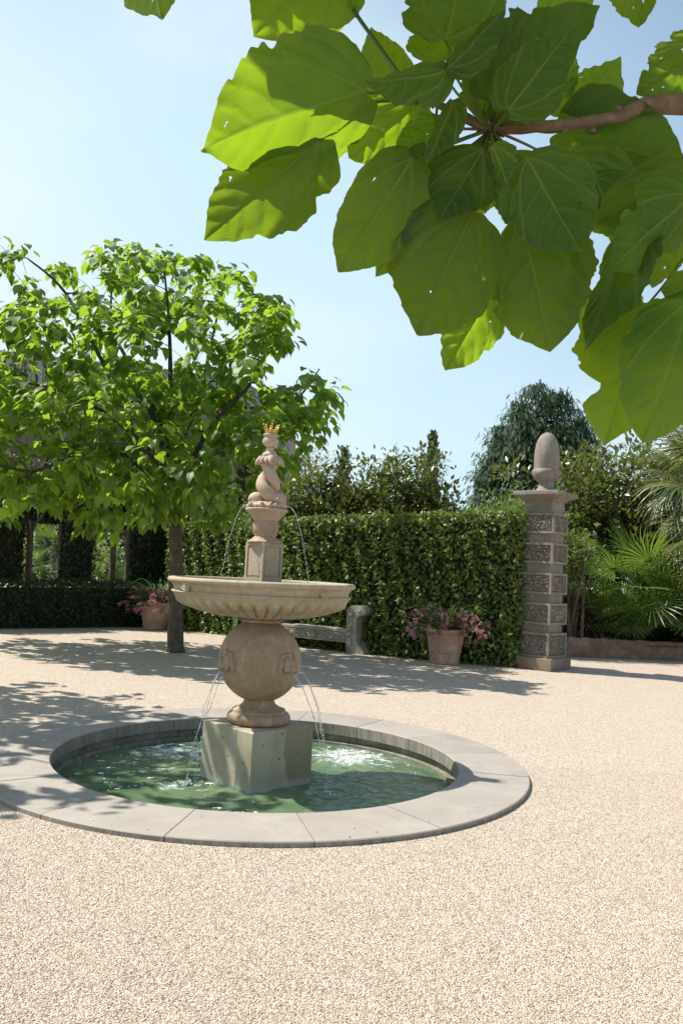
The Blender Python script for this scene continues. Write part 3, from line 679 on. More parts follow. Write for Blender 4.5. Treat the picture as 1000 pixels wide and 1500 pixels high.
cr_ = MB(); cr_.lathe([(0.040, 2.724), (0.050, 2.726), (0.052, 2.736), (0.050, 2.752), (0.053, 2.756), (0.049, 2.758), (0.044, 2.745)], 32)
for k in range(8):
    a = 2 * math.pi * k / 8 + 0.2; t = 0.8 if k % 2 else 1.0; c, s_ = math.cos(a), math.sin(a)
    cr_.tube([(0.049 * c, 0.049 * s_, 2.748), (0.056 * c, 0.056 * s_, 2.770), (0.064 * c, 0.064 * s_, 2.785 + 0.012 * (t - 0.8) * 5)], [0.010, 0.006, 0.004], 8)
    cr_.ball(ell((0.066 * c, 0.066 * s_, 2.790 + 0.012 * (t - 0.8) * 5), (0.009,) * 3), 10, 7)
fb(cr_, 'crown', GOLD, smooth=True)
# jets
def jet(name, p0, p1, v, strands=1, wob=0.006, r0=0.0045, r1=0.0018, brk=0.5):
    p0, p1 = Vector(p0), Vector(p1); b = MB(); n = 46
    for s in range(strands):
        ph = random.random() * 10; off = Vector((random.uniform(-1, 1) * 0.012, random.uniform(-1, 1) * 0.01, 0)) * (strands > 1)
        pts = []; rad = []
        for i in range(n):
            t = i / (n - 1); q = p0 + (p1 + off * 5 * t - p0) * t; h = p0.z - p1.z
            q.z = p0.z + v * t - (h + v) * t * t
            q += Vector((math.sin(t * 23 + ph), math.cos(t * 19 + ph), 0)) * wob * t + off * t
            w = (r0 + (r1 - r0) * t) * (1 + 0.45 * math.sin(t * 60 + ph) * t + 0.3 * mnoise.noise(Vector((t * 30, ph, 0))))
            pts.append(q); rad.append(max(0.0008, w))
            for _d in range((t > brk) + (t > brk + 0.25)): b.ball(ell(q + Vector((random.gauss(0, 0.010), random.gauss(0, 0.010), random.gauss(0, 0.015))), (0.0032, 0.0032, 0.006)), 6, 5)
        b.tube(pts, rad, 6)
    return fb(b, name, JET, smooth=True)
for k, a in MASKA.items():
    ra = R(a - 90); lx, ly = LAND[k]
    jet('water_jet', ((gr + 0.045) * math.cos(ra), (gr + 0.045) * math.sin(ra), 0.745), (lx - FX(-.1), ly, WATER_Z), -0.25, 2 if k in ('fl', 'br') else 1)
jet('water_jet', (0.175, -0.02, 2.108), (0.39, -0.08, 1.465), 0.05, 1, 0.004, 0.0042, 0.0018, 0.7)
jet('water_jet', (-0.172, 0.0, 2.105), (-0.345, -0.10, 1.465), 0.03, 1, 0.004, 0.0036, 0.0016, 0.7)
sp = MB()                                                               # splash at the left roundel
for _ in range(46):
    a = R(-47 + random.gauss(0, 1.1) - 90); r = 0.745 + abs(random.gauss(0, 0.014))
    sp.ball(ell((r * math.cos(a), r * math.sin(a), 1.40 + random.gauss(0.0, 0.016)), (0.0045, 0.0045, 0.0075)), 6, 5)
tag(fb(sp, 'water_splash', FOAM, smooth=True), kind='stuff')

# ================================================================== carved pillar
pl = tag(empty('pillar', (3.73, 15.13, 0), math.atan2(-0.64, 0.77)), 'tall weathered square pillar of carved blocks topped by an acorn finial at the hedge end', 'pillar')
MB().box((-0.41, -0.41, 0), (0.41, 0.41, 0.215), None, 0.014).build('plinth', OAKB, pl)
def sq_box(h0, h1, z0, z1): # tapered
    return MB().add([(-h0, -h0, z0), (h0, -h0, z0), (h0, h0, z0), (-h0, h0, z0), (-h1, -h1, z1), (h1, -h1, z1), (h1, h1, z1), (-h1, h1, z1)],
                    [(3, 2, 1, 0), (4, 5, 6, 7), (0, 1, 5, 4), (1, 2, 6, 5), (2, 3, 7, 6), (3, 0, 4, 7)])
def carve(x, z, seed, sc=28.0):
    p = Vector((x * sc, z * sc, seed)); q = p + Vector((mnoise.noise(p * 0.8), mnoise.noise(p * 0.8 + Vector((9, 3, 1))), 0)) * 0.9
    n = mnoise.noise(q); return max(0.0, min(1.0, (abs(n) - 0.07) * 5.0))
sh_ = sq_box(0.272, 0.255, 0.21, 3.12).build('shaft', OAK, pl)
zz = [(0.215, 0.655), (0.80, 1.185), (1.34, 1.725), (1.89, 2.265), (2.43, 2.80)]
for k, (z0, z1) in enumerate(zz):
    h = 0.335 - 0.0045 * k; blk = empty('carved_block', (0, 0, 0), R(k * 1.3 - 3)); blk.parent = pl
    # body as core + frame so that the carving lies in a sunk field
    b = MB(); e = 0.042; f_ = 0.045
    b.box((-h + e, -h + e, z0 + 0.002), (h - e, h - e, z1 - 0.002))
    for q in range(4):
        m = RZ(R(90 * q))
        b.box((-h, -h, z0), (-h + f_, -h + f_, z1), m)
        b.box((-h + f_, -h + 0.001, z0 + 0.001), (h - f_, -h + e + 0.004, z0 + f_), m); b.box((-h + f_, -h + 0.001, z1 - f_), (h - f_, -h + e + 0.004, z1 - 0.001), m)
    bo = b.build('block_frame', OAK, blk)
    for q in range(4):
        m = RZ(R(90 * q)); nu, nv = 56, 34
        W_ = 2 * (h - f_); H_ = (z1 - z0) - 2 * f_
        def fn(u, v):
            x = -W_ / 2 + W_ * u; z = z0 + f_ + H_ * v; ed = min(u, 1 - u, v, 1 - v)
            d = carve(x, z, k * 5.3 + q * 2.1) * min(1, ed * 18)
            return m @ Vector((x, -h + 0.004 + 0.034 * (1 - d) if d < 1 else -h + 0.004, z))
        MB().grid(fn, nu, nv).build('carved_panel', OAK, blk, smooth=False)
cap = MB(); c0, c1 = 0.29, 0.435
cap.add([(sx * c, sy * c, z) for c, z in ((c0, 3.02), (c0, 3.05), (c1, 3.12), (c1 + 0.004, 3.13), (c1 + 0.004, 3.185), (c1 - 0.006, 3.195)) for sx, sy in ((-1, -1), (1, -1), (1, 1), (-1, 1))],
        [(3, 2, 1, 0), (20, 21, 22, 23)] + [(k * 4 + j, k * 4 + (j + 1) % 4, k * 4 + 4 + (j + 1) % 4, k * 4 + 4 + j) for k in range(5) for j in range(4)])
cap.build('cap', OAK, pl)
ac = empty('acorn_finial', (0, 0, 0)); ac.parent = pl
MB().lathe([(0.21, 3.196), (0.21, 3.215), (0.185, 3.235), (0.15, 3.275), (0.135, 3.31), (0.135, 3.385), (0.15, 3.40)], 40).build('stem', OAK, ac, smooth=True, auto=40)
MB().lathe([(0.13, 3.385), (0.17, 3.41), (0.215, 3.46), (0.245, 3.52), (0.252, 3.57), (0.250, 3.60), (0.238, 3.615), (0.22, 3.62)], 72, lambda r, z, a: (r + 0.007 * carve(a * 0.25, z, 3, 45) * (3.4 < z < 3.6), z)).build('cup', OAK, ac, smooth=True, auto=50)
nut = [(0.226, 3.612), (0.228, 3.66), (0.229, 3.75), (0.228, 3.86), (0.222, 3.96), (0.207, 4.06), (0.183, 4.15), (0.150, 4.22), (0.105, 4.275), (0.055, 4.305), (0.012, 4.315)]
MB().lathe(nut, 48).build('nut', OAK, ac, smooth=True, auto=70)

# ================================================================== bench
hd = Vector((0.862, -0.507, 0))                                           # along the hedge
bn = tag(empty('bench', (0.36, 15.98, 0), math.atan2(hd.y, hd.x)), 'grey carved bench with rolled arms standing in front of the clipped hedge', 'bench')
# local x along the bench (0 = right arm front corner), y backwards, z up
def arm(parent, sgn, x0):
    p = [(-0.10, 0.0), (-0.115, 0.06), (-0.085, 0.12), (-0.13, 0.20), (-0.14, 0.30), (-0.14, 0.80), (-0.12, 0.875), (-0.07, 0.915), (0.0, 0.925), (0.09, 0.92), (0.15, 0.885), (0.175, 0.83), (0.165, 0.775), (0.125, 0.735), (0.07, 0.725), (0.035, 0.69), (0.03, 0.60), (0.03, 0.26), (0.06, 0.19), (0.12, 0.12), (0.16, 0.06), (0.17, 0.0)]
    p = [(x0 + sgn * x * 1.3, z) for x, z in p]
    if sgn < 0: p = p[::-1]
    a = MB().prism(p, 0.0, 0.62).build('arm', BENCHM, parent)
    b = MB()
    for (z0, z1, xa, xb) in ((0.05, 0.86, -0.165, -0.045),):
        b.grid(lambda u, v: (x0 + sgn * (xa + (xb - xa) * u), -0.004 - 0.030 * carve(x0 + u * 0.1, v * 0.8, 4.4, 17) * min(1, 12 * min(u, 1 - u)), z0 + (z1 - z0) * v), 14, 90)
    if sgn < 0: b.f = [f[::-1] for f in b.f]
    b.build('carved_strip', BENCHM, a)
    mm = Matrix.Translation((x0 + sgn * 0.10, -0.001, 0.815)) @ Matrix.Rotation(R(90), 4, 'X')
    MB().lathe([(0.075, 0.0), (0.075, 0.012), (0.055, 0.016), (0.045, 0.008), (0.03, 0.018), (0.012, 0.026), (0.003, 0.028)], 24, m=mm).build('volute', BENCHM, a, smooth=True, auto=40)
arm(bn, 1, 0.0); arm(bn, -1, -1.95)
st = MB().box((-1.81, 0.0, 0.40), (-0.14, 0.50, 0.455), None, 0.008).build('seat', BENCHM, bn)
MB().box((-1.80, 0.03, 0.20), (-0.145, 0.06, 0.398)).build('front_rail', BENCHM, bn)
rl = MB().grid(lambda u, v: (-1.79 + 1.64 * u, 0.026 - 0.030 * carve(u * 1.7, v * 0.15, 7.7, 17) * min(1, 14 * min(v, 1 - v)), 0.225 + 0.16 * v), 200, 18).build('carved_rail_panel', BENCHM, bn)
MB().box((-1.80, 0.015, 0.199), (-0.145, 0.0295, 0.222)).build('rail_moulding', BENCHM, bn)

# ================================================================== flower pots
def pot_plant(loc, rz, label, seed):
    random.seed(seed); rg = np.random.default_rng(seed)
    t = tag(empty('flower_pot', loc, rz), label, 'potted plant', 'terracotta pots of pink flowers')
    pr = [(0.20, 0.0), (0.255, 0.004), (0.268, 0.02), (0.266, 0.07), (0.275, 0.12), (0.285, 0.20), (0.297, 0.212), (0.302, 0.225), (0.297, 0.238), (0.296, 0.25), (0.315, 0.36), (0.332, 0.47), (0.345, 0.55), (0.360, 0.556), (0.372, 0.575), (0.374, 0.605), (0.366, 0.625), (0.345, 0.63), (0.325, 0.615), (0.31, 0.56), (0.02, 0.55)]
    MB().lathe(pr, 56, cap=False).build('pot', POTM, t, smooth=True, auto=35)
    MB().lathe([(0.005, 0.585), (0.15, 0.59), (0.315, 0.57)], 24, cap=False).build('soil', SOIL, t)
    n = 46; ctr = []; P, D, Nn, L, W = [], [], [], [], []
    b = MB()
    for i in range(70):                                                   # arching strap leaves
        a = random.uniform(0, 6.283); ln = random.uniform(0.42, 0.78); h = random.uniform(1.0, 1.6)
        base = Vector((0.12 * math.cos(a), 0.12 * math.sin(a), 0.58)); o = Vector((math.cos(a), math.sin(a), 0)); sd_ = Vector((-o.y, o.x, 0)); w = random.uniform(0.012, 0.02)
        pts = []
        for k in range(7):
            s = k / 6; p = base + o * ln * s * (0.45 + 0.55 * s) + Vector((0, 0, ln * h * (s * 1.5 - s * s * 1.05))); ww = w * (1 - s ** 3) + 0.001
            pts += [p - sd_ * ww, p + Vector((0, 0, -0.006)), p + sd_ * ww]
        b.add(pts, [(k * 3 + j, k * 3 + j + 1, k * 3 + 4 + j, k * 3 + 3 + j) for k in range(6) for j in range(2)])
    b.build('leaves', STRAP, t, smooth=True)
    # trailing leafy stems with clusters of pink flowers
    P, D, L = [], [], []; FP, FD, FL = [], [], []; st_ = MB()
    for i in range(96):
        a = random.uniform(0, 6.283); rr = random.uniform(0.2, 0.80); dz = random.uniform(-0.22, 0.34) * (1 if rr > 0.36 else 0.4) + (0.08 if rr < 0.4 else -0.02)
        if rr < 0.4: dz = random.uniform(0.05, 0.36)
        e = Vector((rr * math.cos(a), rr * math.sin(a), 0.64 + dz)); s0 = Vector((0.15 * math.cos(a), 0.15 * math.sin(a), 0.58)); md = (s0 + e) / 2 + Vector((0, 0, 0.12))
        pts = [s0 * (1 - u) ** 2 + md * 2 * u * (1 - u) + e * u * u for u in (0, 0.25, 0.5, 0.75, 1)]; st_.tube(pts, 0.004, 5)
        for _ in range(26):
            u = random.uniform(0.3, 1); q = s0 * (1 - u) ** 2 + md * 2 * u * (1 - u) + e * u * u
            P.append(q + Vector((random.gauss(0, 0.03), random.gauss(0, 0.03), random.gauss(0, 0.03)))); D.append((random.gauss(0, 1) + math.cos(a), random.gauss(0, 1) + math.sin(a), random.gauss(0, 0.7))); L.append(random.uniform(0.03, 0.065))
        if i % 10 < 8:
            for c in range(random.randint(2, 4)):
                cc = e + Vector((random.gauss(0, 0.05), random.gauss(0, 0.05), random.gauss(0, 0.04)))
                for _ in range(13):
                    d = Vector((random.gauss(0, 1), random.gauss(0, 1), random.gauss(0.3, 1))).normalized()
                    FP.append(cc + d * 0.018); FD.append(d + Vector((random.gauss(0, 0.6), random.gauss(0, 0.6), random.gauss(0, 0.6)))); FL.append(random.uniform(0.022, 0.036))
    st_.build('stems', STRAP, t)
    link('foliage', leaf_mesh('foliage', OVAL, P, D, np.array([(0.1, 0, 1)] * len(P)) + rg.normal(size=(len(P), 3)) * 0.6, L), HEDGE, t)
    link('flowers', leaf_mesh('flowers', ROUND, FP, FD, rg.normal(size=(len(FP), 3)), FL), PINK, t)
    return t
pot_plant((1.99, 15.08, 0), 0.3, 'sunlit terracotta pot of pink flowers between the bench and the pillar', 11)
pot_plant((-4.2, 19.35, 0), 2.1, 'shaded terracotta pot of pink flowers behind the catalpa trunk', 23)

# ================================================================== hedges
def polyline(pts, n):
    P = np.array(pts, float); d = np.r_[0, np.cumsum(np.linalg.norm(np.diff(P[:, :2], axis=0), axis=1))]
    s = np.linspace(0, d[-1], n); return np.stack([np.interp(s, d, P[:, i]) for i in range(P.shape[1])], 1), d[-1]
def hedge(name, pts, thick, dens, mat, label, cat, lsize, z0=0.0, group=None, arch=None):
    """pts: front face line (x, y, top); clipped hedge with a near-black box inside for its inner shade and leaf-sized faces over front, top, ends and back"""
    Q, Ln = polyline(pts, max(2, int(len(pts) * 6))); c = Q.mean(0)
    t = tag(empty(name, (c[0], c[1], 0)), label, cat, group)
    T = np.gradient(Q[:, :2], axis=0); T = unit(T); B = np.stack([-T[:, 1], T[:, 0]], 1)      # B: away from the camera side
    if B[:, 1].mean() < 0: B = -B
    b = MB(); ins = 0.16
    vs = []
    for (x, y, z), bb, tt in zip(Q, B, T):
        for (o, h) in ((ins, z0), (ins, z - ins), (thick - ins, z - ins), (thick - ins, z0)): vs.append((x + bb[0] * o, y + bb[1] * o, h))
    k = len(Q); b.add(vs, [(i * 4 + j, i * 4 + (j + 1) % 4, (i + 1) * 4 + (j + 1) % 4, (i + 1) * 4 + j) for i in range(k - 1) for j in range(4)] + [(0, 1, 2, 3), tuple((k - 1) * 4 + j for j in (3, 2, 1, 0))])
    b.build('dark_core', CORE, t, world=True)  # near-black box inside; the shade between the leaves is put in its colour
    P, D, Nn = [], [], []
    def put(n, kind):
        u = rng.random(n) * (k - 1); i = np.minimum(u.astype(int), k - 2); f = (u - i)[:, None]
        q = Q[i] * (1 - f) + Q[i + 1] * f; bb = unit(B[i] * (1 - f) + B[i + 1] * f); tt = unit(T[i] * (1 - f) + T[i + 1] * f)
        tz = q[:, 2] + 0.03 * np.sin(u * 2.1 + 1) + 0.02 * np.sin(u * 5.3)
        if kind == 'top':
            o = rng.random(n) * thick; h = tz - np.abs(rng.normal(0, 0.05, n)) + 0.05 * (rng.random(n) < 0.12); nn = np.stack([0 * o, 0 * o, 1 + 0 * o], 1)
        elif kind in ('front', 'back'):
            h = z0 + (tz - z0) * rng.random(n); lump = 0.05 * np.sin(u * 3.7 + h * 4.1) + 0.035 * np.sin(u * 9.1 - h * 7.7)
            dpt = np.abs(rng.normal(0, 0.10, n)) - 0.03 + lump * 0.9; o = dpt if kind == 'front' else thick - dpt
            nn = np.concatenate([(-bb if kind == 'front' else bb), np.zeros((n, 1))], 1)
        else:
            e = 0 if kind == 'end0' else k - 1; q = np.repeat(Q[e:e + 1], n, 0); bb = np.repeat(B[e:e + 1], n, 0); tt = np.repeat(T[e:e + 1], n, 0)
            o = rng.random(n) * thick; h = z0 + (q[:, 2] - z0) * rng.random(n); sg = -1 if e == 0 else 1
            q = q + np.concatenate([tt * sg, np.zeros((n, 1))], 1) * (0.02 - np.abs(rng.normal(0, 0.07, (n, 1))))
            nn = np.concatenate([tt * sg, np.zeros((n, 1))], 1)
        p = np.stack([q[:, 0] + bb[:, 0] * o, q[:, 1] + bb[:, 1] * o, h], 1)
        P.append(p); D.append(rand_dir(n) * 1.0 + nn * 0.25 + np.array([0, 0, -0.45])); Nn.append(nn * 0.9 + np.array([0, 0, 0.35]) + rng.normal(size=(n, 3)) * 0.55)
    hm = Q[:, 2].mean() - z0
    put(int(Ln * hm * dens), 'front'); put(int(Ln * thick * dens * 0.9), 'top'); put(int(Ln * hm * dens * 0.25), 'back')
    put(int(thick * hm * dens), 'end0'); put(int(thick * hm * dens), 'end1')
    P = np.concatenate(P); leaves('foliage', OVAL, P, np.concatenate(D), np.concatenate(Nn), rng.uniform(lsize * 0.7, lsize * 1.35, len(P)), mat, t, W=rng.uniform(lsize * 0.9, lsize * 1.5, len(P)))
    return t
hedge('hedge', [(-4.1, 19.8, 2.50), (-2.65, 18.8, 2.53), (-0.73, 17.0, 2.62), (0.55, 16.15, 2.68), (1.7, 15.4, 2.73), (3.1, 14.95, 2.78), (3.35, 14.97, 2.78)], 1.0, 760, HEDGE, 'tall clipped green hedge in the sun behind the fountain and bench', 'hedge', 0.098)
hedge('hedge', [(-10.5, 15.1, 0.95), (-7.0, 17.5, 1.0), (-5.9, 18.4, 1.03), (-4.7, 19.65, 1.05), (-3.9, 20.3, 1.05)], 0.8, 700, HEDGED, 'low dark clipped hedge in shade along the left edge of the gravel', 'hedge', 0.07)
# raised hedge screen on brown stems above the low hedge, with arched openings
def screen_x(px): # distance of the screen line at a photo column
    return 19.2 + (px - 100) * 0.0105
def panel(x0, x1, lab):
    a = at(x0, 845, screen_x(x0)); b = at(x1, 845, screen_x(x1))
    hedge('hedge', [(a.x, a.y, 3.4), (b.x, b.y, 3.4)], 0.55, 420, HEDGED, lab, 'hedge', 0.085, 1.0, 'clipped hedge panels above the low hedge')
panel(-120, 36, 'dark clipped hedge panel at the far left above the low hedge')
panel(90, 138, 'narrow dark clipped hedge panel between the two bright openings')
panel(192, 285, 'dark clipped hedge panel behind the shaded flower pot')
a = at(30, 740, 18.9); b = at(200, 740, 20.5)
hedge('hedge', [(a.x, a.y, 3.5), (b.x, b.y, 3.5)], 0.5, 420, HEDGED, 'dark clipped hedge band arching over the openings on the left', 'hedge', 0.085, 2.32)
for px, r, lab in ((40, 0.075, 'dark upright stem left of the wider hedge opening'), (86, 0.065, 'grey upright stem right of the wider hedge opening'), (163, 0.075, 'pale brown stem in the middle of the narrow hedge opening'), (186, 0.085, 'pale brown stem right of the narrow hedge opening')):
    p = at(px, 850, screen_x(px) + 0.25); t = tag(empty('hedge_tree', (p.x, p.y, 0)), lab, 'tree stem', 'stems carrying the hedge panels')
    MB().tube([(0, 0, 0), (0.02, 0, 0.9), (0.0, 0.01, 1.7), (-0.03, 0, 2.35)], [r * 1.15, r, r * 0.95, r], 10).build('trunk', BARK, t, smooth=True)
    MB().tube([(-0.02, 0, 2.0), (0.10, 0, 2.3), (0.25, 0, 2.5)], [r * 0.6, r * 0.5, r * 0.4], 8).build('branch', BARK, t, smooth=True)
# ================================================================== trees
def curve(p0, p1, sag, n=6, jit=0.0):
    p0, p1 = Vector(p0), Vector(p1); m = (p0 + p1) / 2 + Vector((random.gauss(0, jit), random.gauss(0, jit), sag))
    return [p0 * (1 - t) ** 2 + m * 2 * t * (1 - t) + p1 * t * t for t in [i / (n - 1) for i in range(n)]]
def smooth_path(pts, k=4):
    P = [Vector(p) for p in pts]; out = []
    for i in range(len(P) - 1):
        a = P[max(i - 1, 0)]; b = P[i]; c = P[i + 1]; d = P[min(i + 2, len(P) - 1)]
        for j in range(k):
            t = j / k; out.append(0.5 * ((2 * b) + (c - a) * t + (2 * a - 5 * b + 4 * c - d) * t * t + (3 * b - a - 3 * c + d) * t ** 3))
    return out + [P[-1]]
def catalpa(loc, label, limbs, tips, trunk_path, trunk_r, leaf=(0.12, 0.225), per=(14, 22), droop=0.8, mat=CATALPA):
    t = tag(empty('catalpa_tree', loc), label, 'tree')
    tp = smooth_path(trunk_path, 5); n = len(tp)
    rad = [trunk_r * (1.18 if i == 0 else 1.0) * (1 - 0.3 * i / n) for i in range(n)]
    tr = MB().tube(tp, rad, 14).build('trunk', BARK, t, smooth=True, world=True)
    lb = MB(); nodes = []; 
    for lp, r0 in limbs:
        sp_ = smooth_path(lp, 6); k = len(sp_)
        rr = [r0 * (1 - 0.82 * i / (k - 1)) for i in range(k)]
        lb.tube(sp_, rr, 8); nodes += [(p, r) for p, r in zip(sp_[4:], rr[4:])]
    NP = [np.array(tuple(p)) for p, _ in nodes]; NR = [r for _, r in nodes]; A = np.array(NP)
    P, D, Nn, L = [], [], [], []
    tips = sorted(tips, key=lambda q: float(np.min(np.linalg.norm(A - np.array(tuple(q)), axis=1))))
    for q in tips:                                                       # each tip grows from the nearest wood already there
        qa = np.array(tuple(q)); d = np.linalg.norm(A - qa, axis=1) + 0.25 * np.maximum(0, A[:, 2] - qa[2])
        i = int(np.argmin(d)); r = max(0.005, min(NR[i] * 0.75, 0.022)); dd = float(np.linalg.norm(A[i] - qa))
        path = curve(A[i], q, 0.10 * dd + 0.02, 7, 0.04 + 0.07 * dd); lb.tube(path, [r * (1 - 0.75 * j / 6) + 0.001 for j in range(7)], 5)
        A = np.concatenate([A, np.array([tuple(p) for p in path[2:]])]); NR += [r * (1 - 0.75 * j / 6) for j in range(2, 7)]
        nl = random.randint(*per); hv = Vector(path[-1] - path[-3]).normalized()
        for k in range(nl):
            a = random.uniform(0, 6.283); o = np.array((math.cos(a), math.sin(a), 0.0)) + 0.5 * np.array(tuple(hv)); s = random.uniform(0, 1) ** 0.7
            base = qa + o * random.uniform(0.03, 0.23) + np.array((0, 0, random.uniform(-0.17, 0.13)))
            dn = random.uniform(0.25, 1.25) * droop
            P.append(base); D.append(o * 0.75 + np.array((0, 0, -dn))); Nn.append(o * (0.25 + 0.75 * min(1, dn)) + np.array((random.gauss(0, .35), random.gauss(0, .35), 0.9))); L.append(random.uniform(*leaf))
    lb.build('limbs', LIMB, tr, smooth=True, world=False).location = -Vector(loc)
    L = np.array(L); leaves('crown', HEART, P, D, Nn, L, mat, t, W=L * rng.uniform(0.8, 1.05, len(L)))
    return t
# -- catalpa behind the fountain
CROWN = [(-110, 335), (-40, 340), (0, 348), (42, 372), (70, 388), (100, 375), (130, 384), (135, 360), (165, 352), (200, 350), (235, 358), (265, 352), (285, 367), (320, 365), (345, 378), (360, 396), (365, 415), (400, 440), (418, 460), (427, 490), (402, 515), (396, 530), (415, 555), (434, 560), (440, 530), (450, 500), (478, 515), (489, 545), (480, 570), (487, 610), (474, 628), (450, 640), (454, 660), (430, 680), (420, 700), (390, 715), (350, 730), (344, 758), (300, 770), (270, 745), (250, 765), (215, 755), (190, 732), (165, 782), (120, 785), (95, 755), (50, 730), (28, 728), (12, 765), (-110, 765)]
GAPS = [((0, 420), 34, 32), ((28, 400), 22, 12), ((182, 585), 14, 24), ((12, 515), 26, 22), ((60, 530), 20, 16), ((180, 445), 16, 12), ((330, 470), 14, 16), ((250, 410), 9, 9), ((300, 565), 16, 12), ((405, 700), 16, 10), ((95, 430), 16, 10), ((130, 545), 10, 8), ((20, 668), 20, 8), ((70, 690), 18, 8), ((145, 690), 16, 6)]
tips = []
while len(tips) < 575:
    x = random.uniform(-100, 492); y = random.uniform(338, 782)
    if random.random() > (0.72 if y < 560 else 1.0): continue
    if not in_poly(x, y + 4, CROWN) or not in_poly(x, y - 8 if y > 400 else y - 3, CROWN): continue
    if any(((x - c[0]) / rx) ** 2 + ((y - c[1]) / ry) ** 2 < 1 for c, rx, ry in GAPS): continue
    e = 1 - ((x - 205) / 330) ** 2 - ((y - 600) / 300) ** 2 * (1.0 if y < 600 else 0.5)
    dm = 2.7 * math.sqrt(max(0.05, e)); tips.append(at(x, y, 14.6 + random.uniform(-1, 1) * dm))
LPX = [([(257, 775, 14.74), (248, 690, 14.7), (215, 592, 14.6), (160, 545, 14.5), (97, 430, 14.4), (40, 378, 14.3)], 0.075),
       ([(257, 775, 14.74), (250, 655, 14.9), (206, 562, 15.1), (166, 482, 15.3), (165, 405, 15.3)], 0.07),
       ([(257, 775, 14.74), (252, 640, 14.6), (250, 560, 14.4), (248, 480, 14.3), (240, 385, 14.2)], 0.075),
       ([(257, 775, 14.74), (262, 665, 15.0), (290, 590, 15.5), (310, 500, 15.8), (333, 400, 15.9)], 0.07),
       ([(257, 775, 14.74), (270, 705, 14.4), (310, 622, 13.9), (368, 560, 13.6), (405, 475, 13.5)], 0.07),
       ([(257, 775, 14.74), (275, 712, 14.8), (340, 655, 15.0), (420, 602, 15.0), (468, 540, 15.0)], 0.065),
       ([(257, 775, 14.74), (240, 715, 14.2), (150, 655, 13.6), (50, 690, 13.3), (-40, 668, 13.2)], 0.065),
       ([(257, 775, 14.74), (245, 690, 15.2), (150, 602, 15.6), (60, 565, 15.9), (-30, 560, 16.0)], 0.065),
       ([(257, 775, 14.74), (250, 715, 13.9), (225, 670, 13.0), (180, 650, 12.4), (120, 650, 12.1)], 0.06),
       ([(257, 775, 14.74), (268, 715, 14.0), (300, 680, 13.1), (330, 655, 12.5)], 0.055),
       ([(257, 775, 14.74), (262, 710, 15.4), (285, 660, 16.3), (300, 640, 16.9)], 0.055),
       ([(257, 775, 14.74), (255, 715, 14.6), (300, 720, 14.2), (380, 690, 13.8)], 0.045),
       ([(257, 775, 14.74), (240, 730, 14.9), (170, 705, 15.2), (80, 720, 15.4)], 0.045)]
limbs = [([at(*q) for q in lp], r) for lp, r in LPX]
base = Vector((-2.80, 14.74, 0))
catalpa(tuple(base), 'leafy green catalpa tree with a slim trunk standing behind the fountain', limbs, tips, [base, at(257, 900, 14.74), at(258, 830, 14.74), at(257, 770, 14.74)], 0.150)
# -- catalpa beside the path on the left, its crown reaching over the edge of the pool
def round_crown(c, rx, ry, rz, n, cond=lambda p: True):
    out = []
    while len(out) < n:
        d = rand_dir(1)[0] * rng.random() ** 0.45; p = Vector((c[0] + d[0] * rx, c[1] + d[1] * ry, c[2] + d[2] * rz))
        if cond(p): out.append(p)
    return out
def round_limbs(b, top, c, rx, rz, n, r=0.06):
    out = []
    for k in range(n):
        a = 2 * math.pi * k / n + random.uniform(-0.3, 0.3); e = random.uniform(0.2, 1.0); tp = Vector((c[0] + rx * 0.8 * math.cos(a) * (1.1 - e * 0.6), c[1] + rx * 0.8 * math.sin(a) * (1.1 - e * 0.6), c[2] + rz * (e - 0.35)))
        out.append(([Vector(top), Vector(top) * 0.6 + tp * 0.4 + Vector((0, 0, -0.1)), tp], r))
    return out
b2 = Vector((-6.9, 8.4, 0)); c2 = (-6.55, 8.15, 4.35)
catalpa(tuple(b2), 'second catalpa tree left of the pool, its crown shading the coping', round_limbs(b2, b2 + Vector((0, 0, 2.2)), c2, 2.5, 1.9, 9),
        round_crown(c2, 2.7, 2.9, 1.9, 210, lambda p: p.x / p.y < -0.49 and p.z > 2.4), [b2, b2 + Vector((0.03, 0, 1.2)), b2 + Vector((0, 0, 2.3))], 0.13)

# -- catalpa overhead: its trunk stands to the right, one long bough hangs into the picture
class Near: pass
NT = Vector((2.75, 1.75, 0))
near = tag(empty('catalpa_tree', NT), 'nearest catalpa tree whose bough hangs large sunlit leaves across the top right', 'tree')
ntr = MB().tube(smooth_path([NT, NT + Vector((0.03, 0, 1.0)), NT + Vector((0, 0.02, 2.1))], 5), [0.15] + [0.125] * 5 + [0.11] * 5, 14).build('trunk', BARK, near, smooth=True, world=True)
NODE = at(718, 190, 1.60)
bough = smooth_path([NT + Vector((0, 0, 2.0)), NT + Vector((-0.6, -0.05, 2.42)), Vector((1.35, 1.72, 2.62)), at(1004, 153, 1.72), at(900, 172, 1.68), at(820, 183, 1.65), NODE], 6)
bb_ = MB(); nb = len(bough)
bb_.tube(bough, [0.05 + (0.0115 - 0.05) * min(1, (i / (nb - 1)) * 1.45) + 0.0022 * mnoise.noise(Vector((i * 0.9, 3, 1))) for i in range(nb)], 14)
up_ = smooth_path([NODE, at(678, 172, 1.60), at(640, 152, 1.61), at(598, 128, 1.62)], 5)
bb_.tube(up_, [0.0105 - 0.0045 * i / (len(up_) - 1) for i in range(len(up_))], 10)
